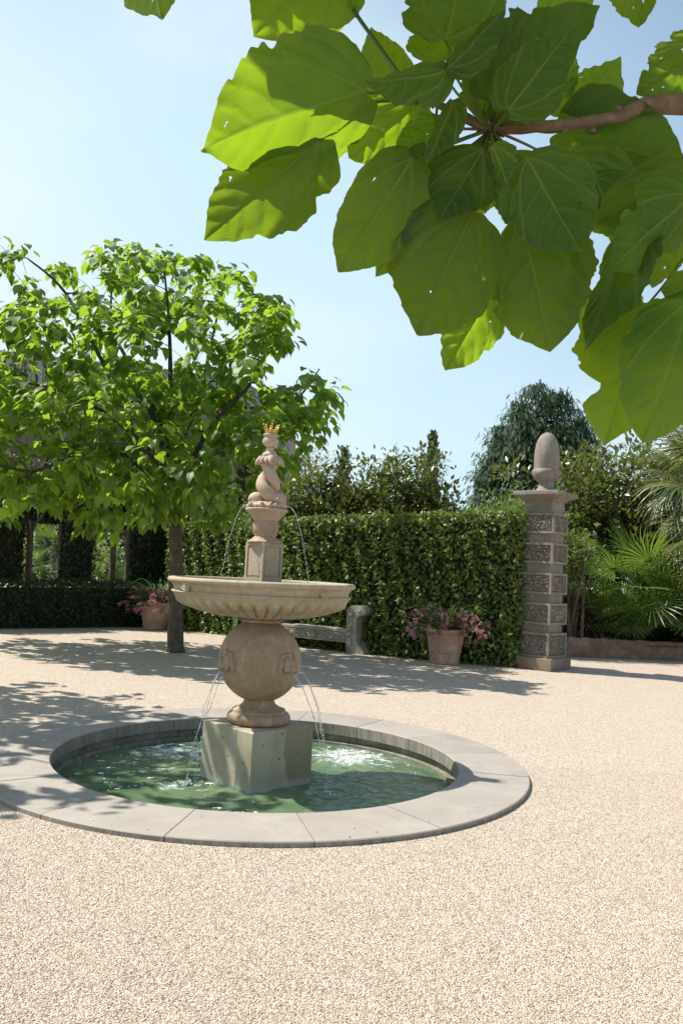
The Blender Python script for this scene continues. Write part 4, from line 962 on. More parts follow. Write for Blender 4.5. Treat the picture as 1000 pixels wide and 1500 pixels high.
# swollen joint, buds and old leaf scars
bud = MB()
for _ in range(26):
    d = Vector(rand_dir(1)[0]); q = NODE + d * random.uniform(0.006, 0.016); L_ = random.uniform(0.008, 0.022)
    bud.tube([q, q + d * L_ * 0.6, q + d * L_ + Vector((0, 0, -0.003))], [random.uniform(0.003, 0.006), 0.004, 0.001], 6)
for a_ in range(14):
    a = a_ * 0.449 + random.uniform(-0.15, 0.15); ln_ = random.uniform(0.05, 0.14); e_ = NODE + (cx_ * math.cos(a) + cy_ * math.sin(a)) * ln_ + fwd * random.uniform(-0.03, 0.08)
    bb_.tube(curve(NODE, e_, 0.006, 6), [0.0034, 0.0031, 0.0029, 0.0027, 0.0025, 0.0022], 7)
for px, py, Y in ((905, 158, 1.668), (827, 190, 1.642), (868, 190, 1.66), (790, 176, 1.638), (765, 192, 1.625), (950, 150, 1.69)):
    bb_.ball(ell(at(px, py, Y - 0.009), (0.0075, 0.0045, 0.006)), 12, 8)
b_o = bb_.build('bough', TWIG, near, smooth=True, world=True)
bud.build('bud_cluster', LIMB, near, smooth=True, world=True)
sb = MB(); sbp = [NT + Vector((0, 0, 2.0)), NT + Vector((-0.1, 0.1, 2.9)), Vector((1.9, 1.95, 3.5)), Vector((0.9, 2.0, 3.62)), Vector((-0.1, 2.0, 3.7))]
sp2 = smooth_path(sbp, 6); sb.tube(sp2, [0.06 * (1 - 0.85 * i / (len(sp2) - 1)) for i in range(len(sp2))], 10)
sbp3 = smooth_path([NT + Vector((0, 0, 2.0)), Vector((2.7, 1.2, 3.0)), Vector((2.1, 0.5, 3.7)), Vector((1.4, 0.2, 4.0))], 6); sb.tube(sbp3, [0.05 * (1 - 0.85 * i / (len(sbp3) - 1)) for i in range(len(sbp3))], 10)
sb.build('upper_bough', TWIG, near, smooth=True, world=True)

def big_leaf(B, T, width, tilt=0.0, fold=0.10, curl=0.10, rag=0.5, seed=0, lob=0.0, petiole=None, pr=0.0032, holes=1, facing=None, wave=1.0):
    B, T = Vector(B), Vector(T); ax = (T - B); Ln = ax.length; d = ax.normalized()
    mid = (B + T) / 2; tocam = (facing if facing is not None else (Vector((0, 0, EYE)) - mid)).normalized()
    n0 = (tocam - d * tocam.dot(d)).normalized()
    n0 = Matrix.Rotation(R(tilt), 3, d) @ n0
    x = d.cross(n0).normalized()
    rs = random.Random(seed); nu, nv = 57, 64
    S, Tt = np.meshgrid(np.linspace(-1, 1, nu), np.linspace(0, 1, nv))
    # broad heart-shaped outline with a short tip
    prof_t = [0, 0.04, 0.10, 0.18, 0.28, 0.40, 0.52, 0.64, 0.76, 0.86, 0.93, 0.97, 1.0]
    prof_w = [0.30, 0.58, 0.80, 0.93, 1.0, 0.99, 0.915, 0.78, 0.57, 0.35, 0.165, 0.065, 0.008]
    blunt = rs.uniform(0, 0.75); pw = [w_ + blunt * q_ for w_, q_ in zip(prof_w, (0.0, 0.02, 0.0, 0, 0, 0.01, 0.05, 0.10, 0.15, 0.16, 0.12, 0.05, 0.0))]
    gl_, gr2 = rs.uniform(0.82, 1.15), rs.uniform(0.82, 1.15)
    hw = np.where(S < 0, np.interp(Tt ** gl_, prof_t, pw) * rs.uniform(0.90, 1.06), np.interp(Tt ** gr2, prof_t, pw) * rs.uniform(0.90, 1.06)) * width / 2
    if lob: hw = hw * (1 - lob * np.exp(-((Tt - 0.62) / 0.09) ** 2))
    ph = [rs.uniform(0, 6.28) for _ in range(8)]
    for sgn, o in ((-1, 0), (1, 3)):
        mrag = sum(a * np.sin(f * Tt * 6.28 + ph[o + j]) for j, (a, f) in enumerate(((0.075, 1.7), (0.035, 5.1), (0.018, 15.0))))
        nz = np.array([mnoise.noise(Vector((t * 42, seed * 3.1 + sgn, 0.5))) for t in Tt[:, 0]])[:, None]
        bite = np.array([max(0, mnoise.noise(Vector((t * 9, seed * 1.7 + sgn * 5, 2.5))) - 0.30) for t in Tt[:, 0]])[:, None]
        fac = 1 + rag * (mrag + 0.06 * nz - 0.85 * bite)
        hw = np.where(np.sign(S) == sgn, hw * fac, hw)
    u = S * hw; v = Tt * Ln
    lobeback = -0.085 * Ln * np.clip(1 - Tt / 0.22, 0, 1) * np.clip(np.abs(S), 0, 1) * np.sin(np.clip(np.abs(S), 0, 1) * 2.6)
    v = v + lobeback
    # veins in the leaf plane
    U, V = u / width, v / Ln
    def segd(pts):
        best = np.full(U.shape, 9.0)
        for (a, b), (c, e) in zip(pts[:-1], pts[1:]):
            A = np.array((a * 1.0, b)); Bq = np.array((c * 1.0, e)); AB = Bq - A; asp = Ln / width
            px, py = U - A[0], (V - A[1]) * asp; ab = np.array((AB[0], AB[1] * asp)); tt = np.clip((px * ab[0] + py * ab[1]) / (ab @ ab + 1e-9), 0, 1)
            best = np.minimum(best, np.hypot(px - ab[0] * tt, py - ab[1] * tt))
        return best * width
    def ln(d, w): return np.clip(1.25 - d / w, 0, 1)
    wmid = 0.0040 * (1 - 0.65 * Tt); vein = ln(np.abs(u), wmid)
    puff = np.full(U.shape, 9.0)
    jit = lambda: rs.uniform(-0.02, 0.02)
    lines = []
    for s in (-1, 1):
        lines.append(([(0, 0.0), (s * 0.14, 0.13 + jit()), (s * 0.28, 0.34 + jit()), (s * 0.38, 0.60)], 0.0030))
        lines.append(([(0, 0.0), (s * 0.20, 0.03), (s * 0.36, 0.13 + jit()), (s * 0.47, 0.25)], 0.0021))
        lines.append(([(s * 0.14, 0.13), (s * 0.30, 0.22), (s * 0.42, 0.38)], 0.0013))
        lines.append(([(s * 0.26, 0.32), (s * 0.38, 0.42), (s * 0.45, 0.52)], 0.0012))
        for t0 in (0.30, 0.50, 0.67, 0.81):
            t0 += jit(); k = (1 - t0); lines.append(([(0, t0), (s * 0.16 * (0.5 + k), t0 + 0.07), (s * 0.30 * (0.35 + k), t0 + 0.17), (s * 0.38 * (0.3 + k), t0 + 0.27)], 0.0019 * (0.6 + 0.4 * k)))
    for pts, w in lines:
        dd = segd(pts); vein = np.maximum(vein, (0.62 if w > 0.0025 else 0.42) * ln(dd, w)); puff = np.minimum(puff, dd)
    puff = np.minimum(puff, np.abs(u)); 
    # shape out of plane: trough along the midrib, arched tip, blade puckered between the veins
    z = fold * width * (np.abs(u) / (width / 2)) ** 1.2 - curl * Ln * (Tt - 0.35) ** 2 * np.sign(curl) * (1 if curl > 0 else -1)
    wv = np.array([[mnoise.noise(Vector((U[j, i] * 2.3 + seed, V[j, i] * 2.6, seed * 0.37))) for i in range(nu)] for j in range(nv)])
    wv2 = np.array([[mnoise.noise(Vector((U[j, i] * 6 + seed, V[j, i] * 7, 5 + seed * 0.37))) for i in range(nu)] for j in range(nv)])
    z = z + wave * (0.11 * width * wv * (0.3 + np.abs(S)) + 0.030 * width * wv2 * (0.3 + np.abs(S))) - 0.006 * np.exp(-puff / 0.006)
    Pn = np.array(tuple(B)) + u[..., None] * np.array(tuple(x)) + v[..., None] * np.array(tuple(d)) + (-z)[..., None] * np.array(tuple(n0))
    edge = np.clip((np.abs(S) - 0.965) / 0.03, 0, 1) * np.clip(0.4 + 1.6 * np.array([mnoise.noise(Vector((t * 15, seed, 7))) for t in Tt[:, 0]])[:, None], 0, 1)
    colr = np.stack([np.clip(vein, 0, 1), np.clip(edge, 0, 1), np.clip(vein, 0, 1), np.ones_like(vein)], -1).reshape(-1, 4)
    verts = Pn.reshape(-1, 3); drop = set()
    for _ in range(holes):
        hi, hj = rs.randint(6, nu - 8), rs.randint(12, nv - 14)
        if abs(hi - nu // 2) < 3: continue
        for a in range(2):
            for c in range(rs.choice((1, 1, 2))):
                if rs.random() < 0.7: drop.add((hj + c, hi + a))
    faces = [(j * nu + i, j * nu + i + 1, (j + 1) * nu + i + 1, (j + 1) * nu + i) for j in range(nv - 1) for i in range(nu - 1) if (j, i) not in drop]
    mb = MB(); mb.add(verts, faces); nblade = len(verts)
    if petiole:
        path = [Vector(p) for p in petiole] + [B + d * 0.01 - n0 * -0.001]
        path = smooth_path(path, 6) if len(path) > 2 else curve(path[0], path[1], -0.012, 8)
        mb.tube(path, [pr * (1 - 0.35 * i / (len(path) - 1)) for i in range(len(path))], 7)
    o = mb.build('leaf', NEARLEAF, near, smooth=True, world=True)
    at_ = o.data.color_attributes.new('vein', 'FLOAT_COLOR', 'POINT')
    full = np.zeros((len(o.data.vertices), 4), np.float32); full[:nblade] = colr; full[nblade:] = (0.75, 0, 0, 1)
    at_.data.foreach_set('color', full.ravel())
    return o
def PL(b, t, wpx, Yb, Yt, tilt=0, pet='node', **k):
    Bp, Tp = at(b[0], b[1], Yb), at(t[0], t[1], Yt); Ym = (Yb + Yt) / 2
    w = wpx * Ym / FPX / max(0.25, math.cos(R(tilt)))
    pp = {'node': [NODE], None: None}.get(pet, pet) if not isinstance(pet, list) else pet
    return big_leaf(Bp, Tp, w, tilt, petiole=pp, **k)
S1 = at(600, 130, 1.62); S2 = at(640, 152, 1.61)
LV = [  # base px, tip px, width px, depth base, depth tip, tilt, petiole, extra
 ((205, -120), (241, 34), 135, 1.75, 1.70, 15, None, dict(rag=0.7)),
 ((520, -95), (368, 62), 170, 1.66, 1.62, 10, [at(560, -60, 1.7)], dict()),
 ((532, 132), (281, 211), 196, 1.58, 1.50, -18, [S1], dict(fold=0.16, curl=0.22, rag=0.7)),
 ((468, 203), (297, 360), 158, 1.62, 1.56, 12, [S2, at(540, 152, 1.61)], dict(fold=0.12, curl=0.15, rag=0.7)),
 ((592, 155), (543, 50), 84, 1.70, 1.74, 20, [S1], dict()),
 ((655, 108), (533, 130), 62, 1.50, 1.47, 52, 'node', dict(fold=0.20, curl=0.2)),
 ((650, 66), (690, -90), 170, 1.56, 1.60, 0, 'node', dict()),
 ((655, 105), (742, 18), 52, 1.49, 1.50, -50, 'node', dict(fold=0.2)),
 ((712, 150), (868, 12), 150, 1.62, 1.60, 12, 'node', dict(rag=1.0, holes=5)),
 ((742, 164), (830, 50), 108, 1.54, 1.54, -8, 'node', dict()),
 ((704, 168), (752, 60), 92, 1.66, 1.68, 10, 'node', dict()),
 ((826, 176), (905, 92), 120, 1.74, 1.76, -20, [at(760, 188, 1.63)], dict(rag=0.8)),
 ((1050, 62), (925, 146), 105, 1.78, 1.74, 10, None, dict(rag=1.2, holes=5)),
 ((935, -95), (940, 48), 95, 1.72, 1.70, 20, None, dict(rag=1.3, holes=4)),
 ((822, 188), (1008, 245), 150, 1.76, 1.72, 12, [at(780, 190, 1.64)], dict(rag=0.4)),
 ((772, 233), (852, 376), 152, 1.53, 1.50, -8, 'node', dict(rag=0.35)),
 ((722, 215), (748, 272), 52, 1.54, 1.53, 30, 'node', dict(holes=4)),
 ((706, 222), (640, 328), 112, 1.55, 1.53, 10, 'node', dict(rag=0.3)),
 ((690, 312), (608, 496), 180, 1.57, 1.53, -6, [NODE, at(705, 250, 1.58)], dict(rag=0.4, curl=0.14)),
 ((766, 325), (808, 521), 165, 1.61, 1.57, 6, [NODE, at(745, 255, 1.62)], dict(rag=0.6)),
 ((722, 425), (648, 544), 100, 1.68, 1.66, -18, None, dict(rag=0.7, holes=4)),
 ((602, 236), (494, 406), 132, 1.57, 1.53, 12, [NODE, at(660, 212, 1.59)], dict(rag=0.4, curl=0.16)),
 ((615, 150), (508, 236), 104, 1.68, 1.66, 10, [S1], dict(rag=0.6)),
 ((642, 182), (574, 226), 62, 1.64, 1.62, -15, [S2], dict()),
 ((655, 232), (572, 300), 100, 1.63, 1.61, 15, 'node', dict()),
 ((645, 262), (545, 408), 96, 1.66, 1.62, -14, 'node', dict()),
 ((664, 150), (628, 246), 46, 1.55, 1.53, 45, [S2], dict(fold=0.2)),
 ((690, 215), (712, 312), 80, 1.66, 1.67, 0, 'node', dict(holes=6)),
 ((1015, 242), (868, 335), 96, 1.62, 1.58, 14, None, dict()),
 ((1012, 285), (886, 396), 120, 1.56, 1.52, -22, None, dict(fold=0.2, rag=0.6)),
 ((925, 330), (862, 520), 82, 1.60, 1.58, 38, None, dict(fold=0.22, rag=0.8)),
 ((942, 448), (884, 658), 165, 1.62, 1.56, 8, [at(1004, 372, 1.68)], dict(lob=0.55, rag=0.9, fold=0.08)),
 ((1012, 440), (936, 656), 150, 1.55, 1.49, -10, [at(1010, 376, 1.66)], dict(rag=0.35, curl=0.16)),
 ((985, 330), (955, 425), 60, 1.72, 1.72, 10, None, dict(rag=0.6)),
 ((1030, 395), (975, 445), 60, 1.60, 1.58, 40, None, dict()),
 ((868, 260), (920, 345), 90, 1.70, 1.70, 0, None, dict()),
 ((745, 232), (780, 330), 90, 1.68, 1.70, 0, 'node', dict()),
 ((810, 30), (860, -40), 90, 1.70, 1.72, 0, None, dict()),
 ((770, 360), (800, 490), 130, 1.76, 1.72, -8, None, dict(holes=0)),  # this leaf and those below: added behind the others to block sky light
 ((690, 220), (670, 330), 130, 1.78, 1.74, 0, None, dict(holes=0)),
 ((830, 230), (860, 350), 150, 1.74, 1.72, 10, None, dict(holes=0)),
 ((960, 250), (900, 370), 140, 1.78, 1.74, -10, None, dict(holes=0)),
 ((950, 470), (930, 630), 120, 1.70, 1.66, 0, None, dict(holes=0)),
 ((790, 140), (800, 50), 120, 1.74, 1.76, 0, None, dict(holes=0)),
 ((655, 90), (670, 0), 140, 1.70, 1.74, 0, None, dict(holes=0)),
 ((940, 190), (900, 280), 140, 1.84, 1.80, 0, None, dict(holes=0)),
 ((900, 420), (895, 540), 110, 1.74, 1.70, 0, None, dict(holes=0)),

]
for i, (b, t, w_, yb, yt, tilt, pet, ex) in enumerate(LV): PL(b, t, w_, yb, yt, tilt, pet, seed=i + 1, **ex)
# long petiole rising out of the top of the picture
MB().tube(smooth_path([S1, at(560, 75, 1.66), at(505, -5, 1.70), at(470, -80, 1.75)], 6), 0.0042, 8).build('petiole', STRAP, near, smooth=True, world=True)
# unseen leaves higher on the same tree, placed to shade the darker hanging ones
UP, UD, UN, UL = [], [], [], []
def upper_ok(p, mg=130):
    d = p - Vector((0, 0, EYE)); D = d.dot(fwd)
    if D <= 0.05: return True
    X, Y_ = 500 + FPX * d.dot(cx_) / D, 750 - FPX * d.dot(cy_) / D; mg = mg * 1.6 / max(0.3, D)
    return X < -mg or X > 1000 + mg or Y_ < -mg
LIT = [2, 3, 1, 4, 12, 13, 20, 22, 23, 33, 35]
def centre(li, f=0.55):
    b, t, w_, yb, yt = LV[li][:5]; return at(b[0], b[1], yb) * (1 - f) + at(t[0], t[1], yt) * f
keep = [(centre(l, f), 0.10) for l in LIT for f in (0.35, 0.6, 0.85)]
def blocks_lit(p, r=0.12):
    for q, rr in keep:
        d = p - q; s = d.dot(SUN)
        if s > 0.05 and (d - SUN * s).length < rr: return True
    return False
random.seed(77)
def add_up(p, L_):
    a = random.uniform(0, 6.283); UP.append(tuple(p)); UD.append((math.cos(a), math.sin(a), -0.3 + random.gauss(0, 0.15)))
    UN.append((SUN.x * 0.5 + random.gauss(0, .2), SUN.y * 0.5 + random.gauss(0, .2), SUN.z)); UL.append(L_)
for li in range(len(LV)):
    if li in LIT: continue
    for f in (0.2, 0.5, 0.8):
        c = centre(li, f); got = 0
        for k in range(60):
            tq = 0.35 + 0.035 * k; p = c + SUN * tq + Vector((random.gauss(0, .04), random.gauss(0, .04), 0))
            if upper_ok(p) and not blocks_lit(p):
                add_up(p, random.uniform(0.22, 0.29)); got += 1
                if got >= 3: break
for k in range(420):
    p = Vector((random.uniform(-0.3, 3.4), random.uniform(0.0, 3.0), random.uniform(2.95, 4.4)))
    if upper_ok(p) and not blocks_lit(p): add_up(p, random.uniform(0.2, 0.3))
UP = np.array(UP); UD = np.array(UD); UL = np.array(UL); UP = UP - unit(UD) * UL[:, None] * 0.5
leaves('upper_shade_leaves', HEARTF, UP, UD, UN, UL, CATALPA, near, W=UL * 0.98)

# ================================================================== shrubs and trees behind
def shrub(name, label, cat, c, rad, n, tmpl, L, mat, stems=6, clump=None, shell=0.5, cond=None, W=None, group=None, droop=0.0, bark=BARK, zmin=0.0, up=0.5):
    t = tag(empty(name, (c[0], c[1], 0)), label, cat, group); c = np.array(c, float); rad = np.array(rad, float)
    nc = clump or max(12, n // 40); cd = rand_dir(nc) * (rng.random((nc, 1)) ** shell); cc = c + cd * rad * (1 + 0.18 * rng.normal(size=(nc, 1)))
    cc[:, 2] = np.maximum(cc[:, 2], zmin + 0.15)
    if cond is not None: cc = np.array([q for q in cc if cond(q)])
    i = rng.integers(0, len(cc), n); cs = (rad.mean() * 0.20) * (0.6 + 0.8 * rng.random(len(cc)))
    off = rng.normal(size=(n, 3)) * cs[i][:, None] * 0.6; P = cc[i] + off; P[:, 2] = np.maximum(P[:, 2], zmin + 0.03)
    D = unit(off) + rand_dir(n) * 0.7 + np.array([0, 0, up - droop]); Nn = np.array([0, 0, 1.0]) + 0.5 * unit(P - c) + rng.normal(size=(n, 3)) * 0.5
    Ls = rng.uniform(L[0], L[1], n)
    leaves('crown', tmpl, P, D, Nn, Ls, mat, t, W=Ls * (W or 1.0))
    sb = MB()
    for k in range(stems):
        q = Vector(cc[rng.integers(0, len(cc))]); b0 = Vector((c[0] + random.gauss(0, 0.12), c[1] + random.gauss(0, 0.12), 0))
        sb.tube(curve(b0, q, 0.2, 7, 0.15), [0.045 * (1 - 0.8 * j / 6) for j in range(7)], 6)
    for k in range(min(len(cc), 60)):
        q = Vector(cc[k]); b0 = Vector(c) + (q - Vector(c)) * 0.25; sb.tube(curve(b0, q, 0.05, 5, 0.06), [0.016, 0.012, 0.009, 0.006, 0.004], 5)
    sb.build('stems', bark, t, world=True)
    return t
Cm = at(480, 735, 20.6)
shrub('magnolia', 'bronze tipped glossy magnolia bush behind the hedge, nearest the fountain statue', 'shrub', (-0.65, 20.6, 2.6), (1.75, 1.2, 1.3), 13000, OVAL, (0.11, 0.20), MAGNOLIA, 6, 150, 0.4, W=1.05, up=0.3)
shrub('magnolia', 'taller glossy magnolia bush with bronze shoots behind the middle of the hedge', 'shrub', (1.4, 20.8, 2.8), (1.75, 1.2, 1.75), 14000, OVAL, (0.11, 0.20), MAGNOLIA, 6, 150, 0.35, W=1.05, up=0.3)
shrub('magnolia', 'large dark glossy magnolia filling the bed right of the pillar', 'shrub', (7.75, 21.2, 2.5), (2.9, 1.4, 2.7), 24000, OVAL, (0.14, 0.25), MAGNOLIA, 8, 240, 0.35, W=1.0)
shrub('shrub', 'pale green narrow leaved bush behind the hedge left of the acorn finial', 'shrub', (3.5, 18.2, 2.5), (1.25, 0.8, 1.0), 7000, NARROW, (0.10, 0.19), PALEGREEN, 7, 60, 0.4, W=1.0, droop=0.7)
shrub('shrub', 'feathery light green shrub just right of the pillar', 'shrub', (5.05, 17.9, 2.25), (0.55, 0.5, 0.62), 5000, NARROW, (0.05, 0.12), FEATHER, 6, 60, 0.4)
shrub('shrub', 'dark purple leaved shrub low in the bed beside the pillar', 'shrub', (5.3, 18.5, 0.95), (0.9, 0.5, 0.85), 5000, OVAL, (0.05, 0.11), PURPLE, 7, 60, 0.5)
shrub('shrub', 'dark green undergrowth at the back of the palm bed', 'shrub', (7.4, 19.9, 0.9), (2.8, 0.5, 1.1), 9000, OVAL, (0.08, 0.16), HEDGED, 7, 90, 0.5)
shrub('tree', 'wispy grey leaved tree far behind the magnolia', 'tree', (-1.7, 34, 5.7), (1.5, 1.2, 1.6), 1500, NARROW, (0.12, 0.25), GREYLEAF, 5, 60, 0.5)
# blue-green weeping conifer
def conifer(loc, rx, top, z0, label, n=1100):
    t = tag(empty('conifer_tree', loc), label, 'tree'); MB().tube([(0, 0, 0), (0.1, 0, top * 0.5), (0, 0, top * 0.96)], [0.34, 0.24, 0.03], 12).build('trunk', BARK, t, smooth=True)
    P, D, Nn, L = [], [], [], []; lb = MB()
    lobes = [(0.0, 0, top, 2.15, 1.0), (-1.35, -0.2, top * 0.80, 1.4, 0.7), (1.75, -0.1, top * 0.86, 1.4, 0.7), (2.2, -0.4, top * 0.70, 1.1, 0.5), (-0.8, -0.7, top * 0.90, 1.4, 0.6), (0.9, -0.8, top * 0.80, 1.5, 0.6), (-1.75, -0.1, top * 0.64, 1.0, 0.4), (0.9, -0.3, top * 0.965, 1.5, 0.6), (0, 0.8, top * 0.85, 1.8, 0.5)]
    wts = [l[4] for l in lobes]
    for k in range(n):
        lx, ly, lt, lr, _w = random.choices(lobes, wts)[0]; h = random.random(); z = z0 + (lt - z0) * h; a = random.uniform(0, 6.283)
        r = 1.1 * lr * (1 - h ** 4) ** 0.5 * (0.9 + 0.5 * mnoise.noise(Vector((math.cos(a) * 2 + lx, math.sin(a) * 2, z * 1.3)))) * (random.random() ** 0.2)
        tip = np.array((lx + r * math.cos(a), ly + r * math.sin(a), z)); o = np.array((math.cos(a), math.sin(a), 0))
        if k % 9 == 0: lb.tube([(0, 0, z - 0.3 * r), tuple(tip * np.array((0.6, 0.6, 1)) + np.array((0, 0, 0.1))), tuple(tip)], [0.05, 0.03, 0.01], 5)
        for j in range(random.randint(9, 14)):
            s = random.random(); base_ = tip - o * s * 0.5 + np.array((random.gauss(0, 0.14), random.gauss(0, 0.14), 0.10 - 0.15 * (1 - s) + random.gauss(0, 0.08)))
            P.append(base_); D.append(o * random.uniform(0.1, 0.8) + np.array((random.gauss(0, 0.3), random.gauss(0, 0.3), -random.uniform(0.5, 1.3)))); Nn.append(o + np.array((random.gauss(0, 0.5), random.gauss(0, 0.5), 0.5))); L.append(random.uniform(0.12, 0.28))
    L = np.array(L); link('crown', leaf_mesh('crown', SPRAY, P, D, Nn, L, L * 1.0), CONIFER, t); lb.build('limbs', BARK, t)
conifer((7.4, 32, 0), 2.85, 9.2, 1.2, 'large rounded blue green weeping conifer rising behind the pillar', 4200)
def cypress(loc, h, r, label):
    t = tag(empty('cypress', loc), label, 'tree', 'cypress tips beyond the hedge'); MB().tube([(0, 0, 0), (0, 0, h * 0.9)], [0.2, 0.03], 8).build('trunk', BARK, t)
    n = 1500; hh = rng.random(n) ** 0.8; a = rng.random(n) * 6.283; rr = r * np.minimum(1, (1 - hh) * 2.6 + 0.02) * np.sqrt(rng.random(n)); o = np.stack([np.cos(a), np.sin(a), 0 * a], 1)
    P = np.stack([rr * o[:, 0], rr * o[:, 1], h * hh], 1); link('crown', leaf_mesh('crown', SPRAY, P, o * 0.35 + np.array([0, 0, 1.0]) + rng.normal(size=(n, 3)) * 0.15, o + rng.normal(size=(n, 3)) * 0.4, rng.uniform(0.35, 0.7, n)), CONIFER, t)
p = at(505, 668, 48); cypress((p.x, p.y, 0), p.z, 0.32, 'slender dark cypress tip left of the two, above the magnolia')
p = at(634, 643, 48); cypress((p.x, p.y, 0), p.z, 0.32, 'slender dark cypress tip showing near the blue green conifer')

# ================================================================== palms
def frond_mesh(name, mat, n, length, spread, droop, width, pet, seed, stiff=1.0):
    """fan frond: petiole along +x then n folded leaflets radiating; local origin at the crown"""
    rd = random.Random(seed); b = MB(); b.tube([(0, 0, 0), (pet * 0.5, 0, 0.03 * stiff), (pet, 0, 0.0)], [0.014, 0.010, 0.008], 6)
    hub = Vector((pet, 0, 0))
    for k in range(n):
        a = (k / (n - 1) - 0.5) * spread; ln = length * (0.78 + 0.22 * math.cos(a * 0.6)) * rd.uniform(0.92, 1.05)
        d = Vector((math.cos(a), math.sin(a), 0.12 * math.cos(a))); s = Vector((-math.sin(a), math.cos(a), 0)); w0 = width * rd.uniform(0.85, 1.1); dr = droop * rd.uniform(0.6, 1.4)
        pts = []
        for i in range(7):
            t = i / 6; q = hub + d * ln * t + Vector((0, 0, -dr * ln * max(0, t - 0.25) ** 1.8 + 0.06 * ln * t)) - d * dr * 0.22 * ln * max(0, t - 0.35) ** 2
            w = w0 * (0.35 + 1.3 * t if t < 0.5 else 1.0 * (1 - ((t - 0.5) / 0.5) ** 1.7)) + 0.0006
            pts += [q - s * w + Vector((0, 0, w * 0.55)), q, q + s * w + Vector((0, 0, w * 0.55))]
        b.add(pts, [(i * 3 + j, i * 3 + j + 1, i * 3 + 4 + j, i * 3 + 3 + j) for i in range(6) for j in range(2)])
    me = bpy.data.meshes.new(name); me.from_pydata([tuple(p) for p in b.v], [], b.f); me.update(); me.shade_smooth(); me.materials.append(mat); return me
FAN = [frond_mesh('frond', PALM, 26, 0.62, 4.6, 0.18, 0.0125, 0.55, s) for s in range(3)]
WIND = [frond_mesh('frond', PALMG, 34, 0.80, 4.9, 0.75, 0.0125, 0.7, 10 + s) for s in range(3)]
def palm(name, label, loc, heads, trunk_r, meshes, group=None, sc=1.0, cat='palm'):
    t = tag(empty(name, loc), label, cat, group)
    for (hx, hy, hz, n, emin, emax, s) in heads:
        b = MB(); m_ = 7; b.tube([(hx * 0.4 * i / m_ + hx * 0.6 * (i / m_) ** 2, hy * i / m_, hz * i / m_) for i in range(m_ + 1)], [trunk_r * (1 + 0.12 * (i % 2)) for i in range(m_ + 1)], 10)
        b.build('trunk', BARK, t, smooth=False)
        for k in range(n):
            o = bpy.data.objects.new('frond', meshes[k % 3]); col.objects.link(o); o.parent = t
            el = R(emin + (emax - emin) * ((k + 0.5) / n) + random.uniform(-8, 8)); az = 2.4 * k + random.uniform(-0.3, 0.3)
            o.rotation_mode = 'XYZ'; o.matrix_basis = Matrix.Translation((hx, hy, hz)) @ Matrix.Rotation(az, 4, 'Z') @ Matrix.Rotation(-el, 4, 'Y') @ Matrix.Rotation(random.uniform(-0.5, 0.5), 4, 'X') @ Matrix.Scale(s * random.uniform(0.85, 1.1), 4)
    return t
G_ = 'palms in the bed right of the pillar'
palm('fan_palm', 'dense low fan palm with bright upright fans in the bed right of the pillar', (6.75, 18.6, 0.3), [(0, 0, 1.30, 24, -45, 80, 1.35), (0.6, -0.15, 0.75, 22, -40, 70, 1.15), (-0.5, -0.2, 0.55, 18, -35, 65, 0.95), (1.3, 0.1, 1.0, 20, -40, 70, 1.2)], 0.07, FAN, G_)
palm('windmill_palm', 'tall windmill palm with drooping silvery fronds at the right edge', (8.6, 19.2, 0.2), [(-0.2, -0.2, 3.85, 60, -70, 75, 1.35)], 0.12, WIND, G_)
palm('windmill_palm', 'shorter palm with yellowing drooping fronds below the silvery fronds at the right edge', (8.2, 18.2, 0.2), [(0.0, 0.0, 2.4, 30, -55, 60, 1.0)], 0.09, WIND, G_)
palm('fan_palm', 'small fan palm tucked behind the right side of the pillar', (5.15, 18.1, 0.3), [(0, 0, 1.75, 16, -30, 75, 0.62), (0.1, 0, 0.8, 10, -30, 60, 0.6)], 0.05, FAN, G_)
# low edging of the bed and its soil
ew = tag(empty('edging_wall', (6.6, 17.75, 0)), 'low rough brown stone edging wall under the palms', 'wall')
EP, _ = polyline([(4.25, 17.55, 0.42), (6.0, 17.72, 0.40), (7.6, 18.0, 0.38), (12.0, 19.2, 0.38)], 60)
b = MB(); vs = []
for i, (x, y, z) in enumerate(EP):
    for (o, h) in ((0.0, -0.02), (0.02 + 0.03 * mnoise.noise(Vector((i * 0.7, 1, 0))), z * 0.5), (0.05 + 0.04 * mnoise.noise(Vector((i * 0.9, 4, 0))), z + 0.05 * mnoise.noise(Vector((i * 0.8, 7, 0)))), (0.3, z), (0.3, -0.02)): vs.append((x - 0.1 * o, y + o, h))
b.add(vs, [(i * 5 + j, (i + 1) * 5 + j, (i + 1) * 5 + (j + 1) % 5, i * 5 + (j + 1) % 5) for i in range(59) for j in range(5)]); b.f = [f[::-1] for f in b.f]
b.build('stones', EDGE, ew, world=True)
tag(MB().grid(lambda u, v: (4.0 + 9 * u, 17.75 + 1.2 * u * u + 7 * v, 0.30 + 0.05 * mnoise.noise(Vector((u * 20, v * 16, 0)))), 60, 40).build('soil', SOIL, smooth=True), kind='structure')
tag(MB().grid(lambda u, v: (-16 + 17 * u, 20.9 + 2.5 * (1 - u) * 0 + 9 * v + 0.0 * u, 0.012), 4, 4).build('lawn', LAWN), kind='structure')

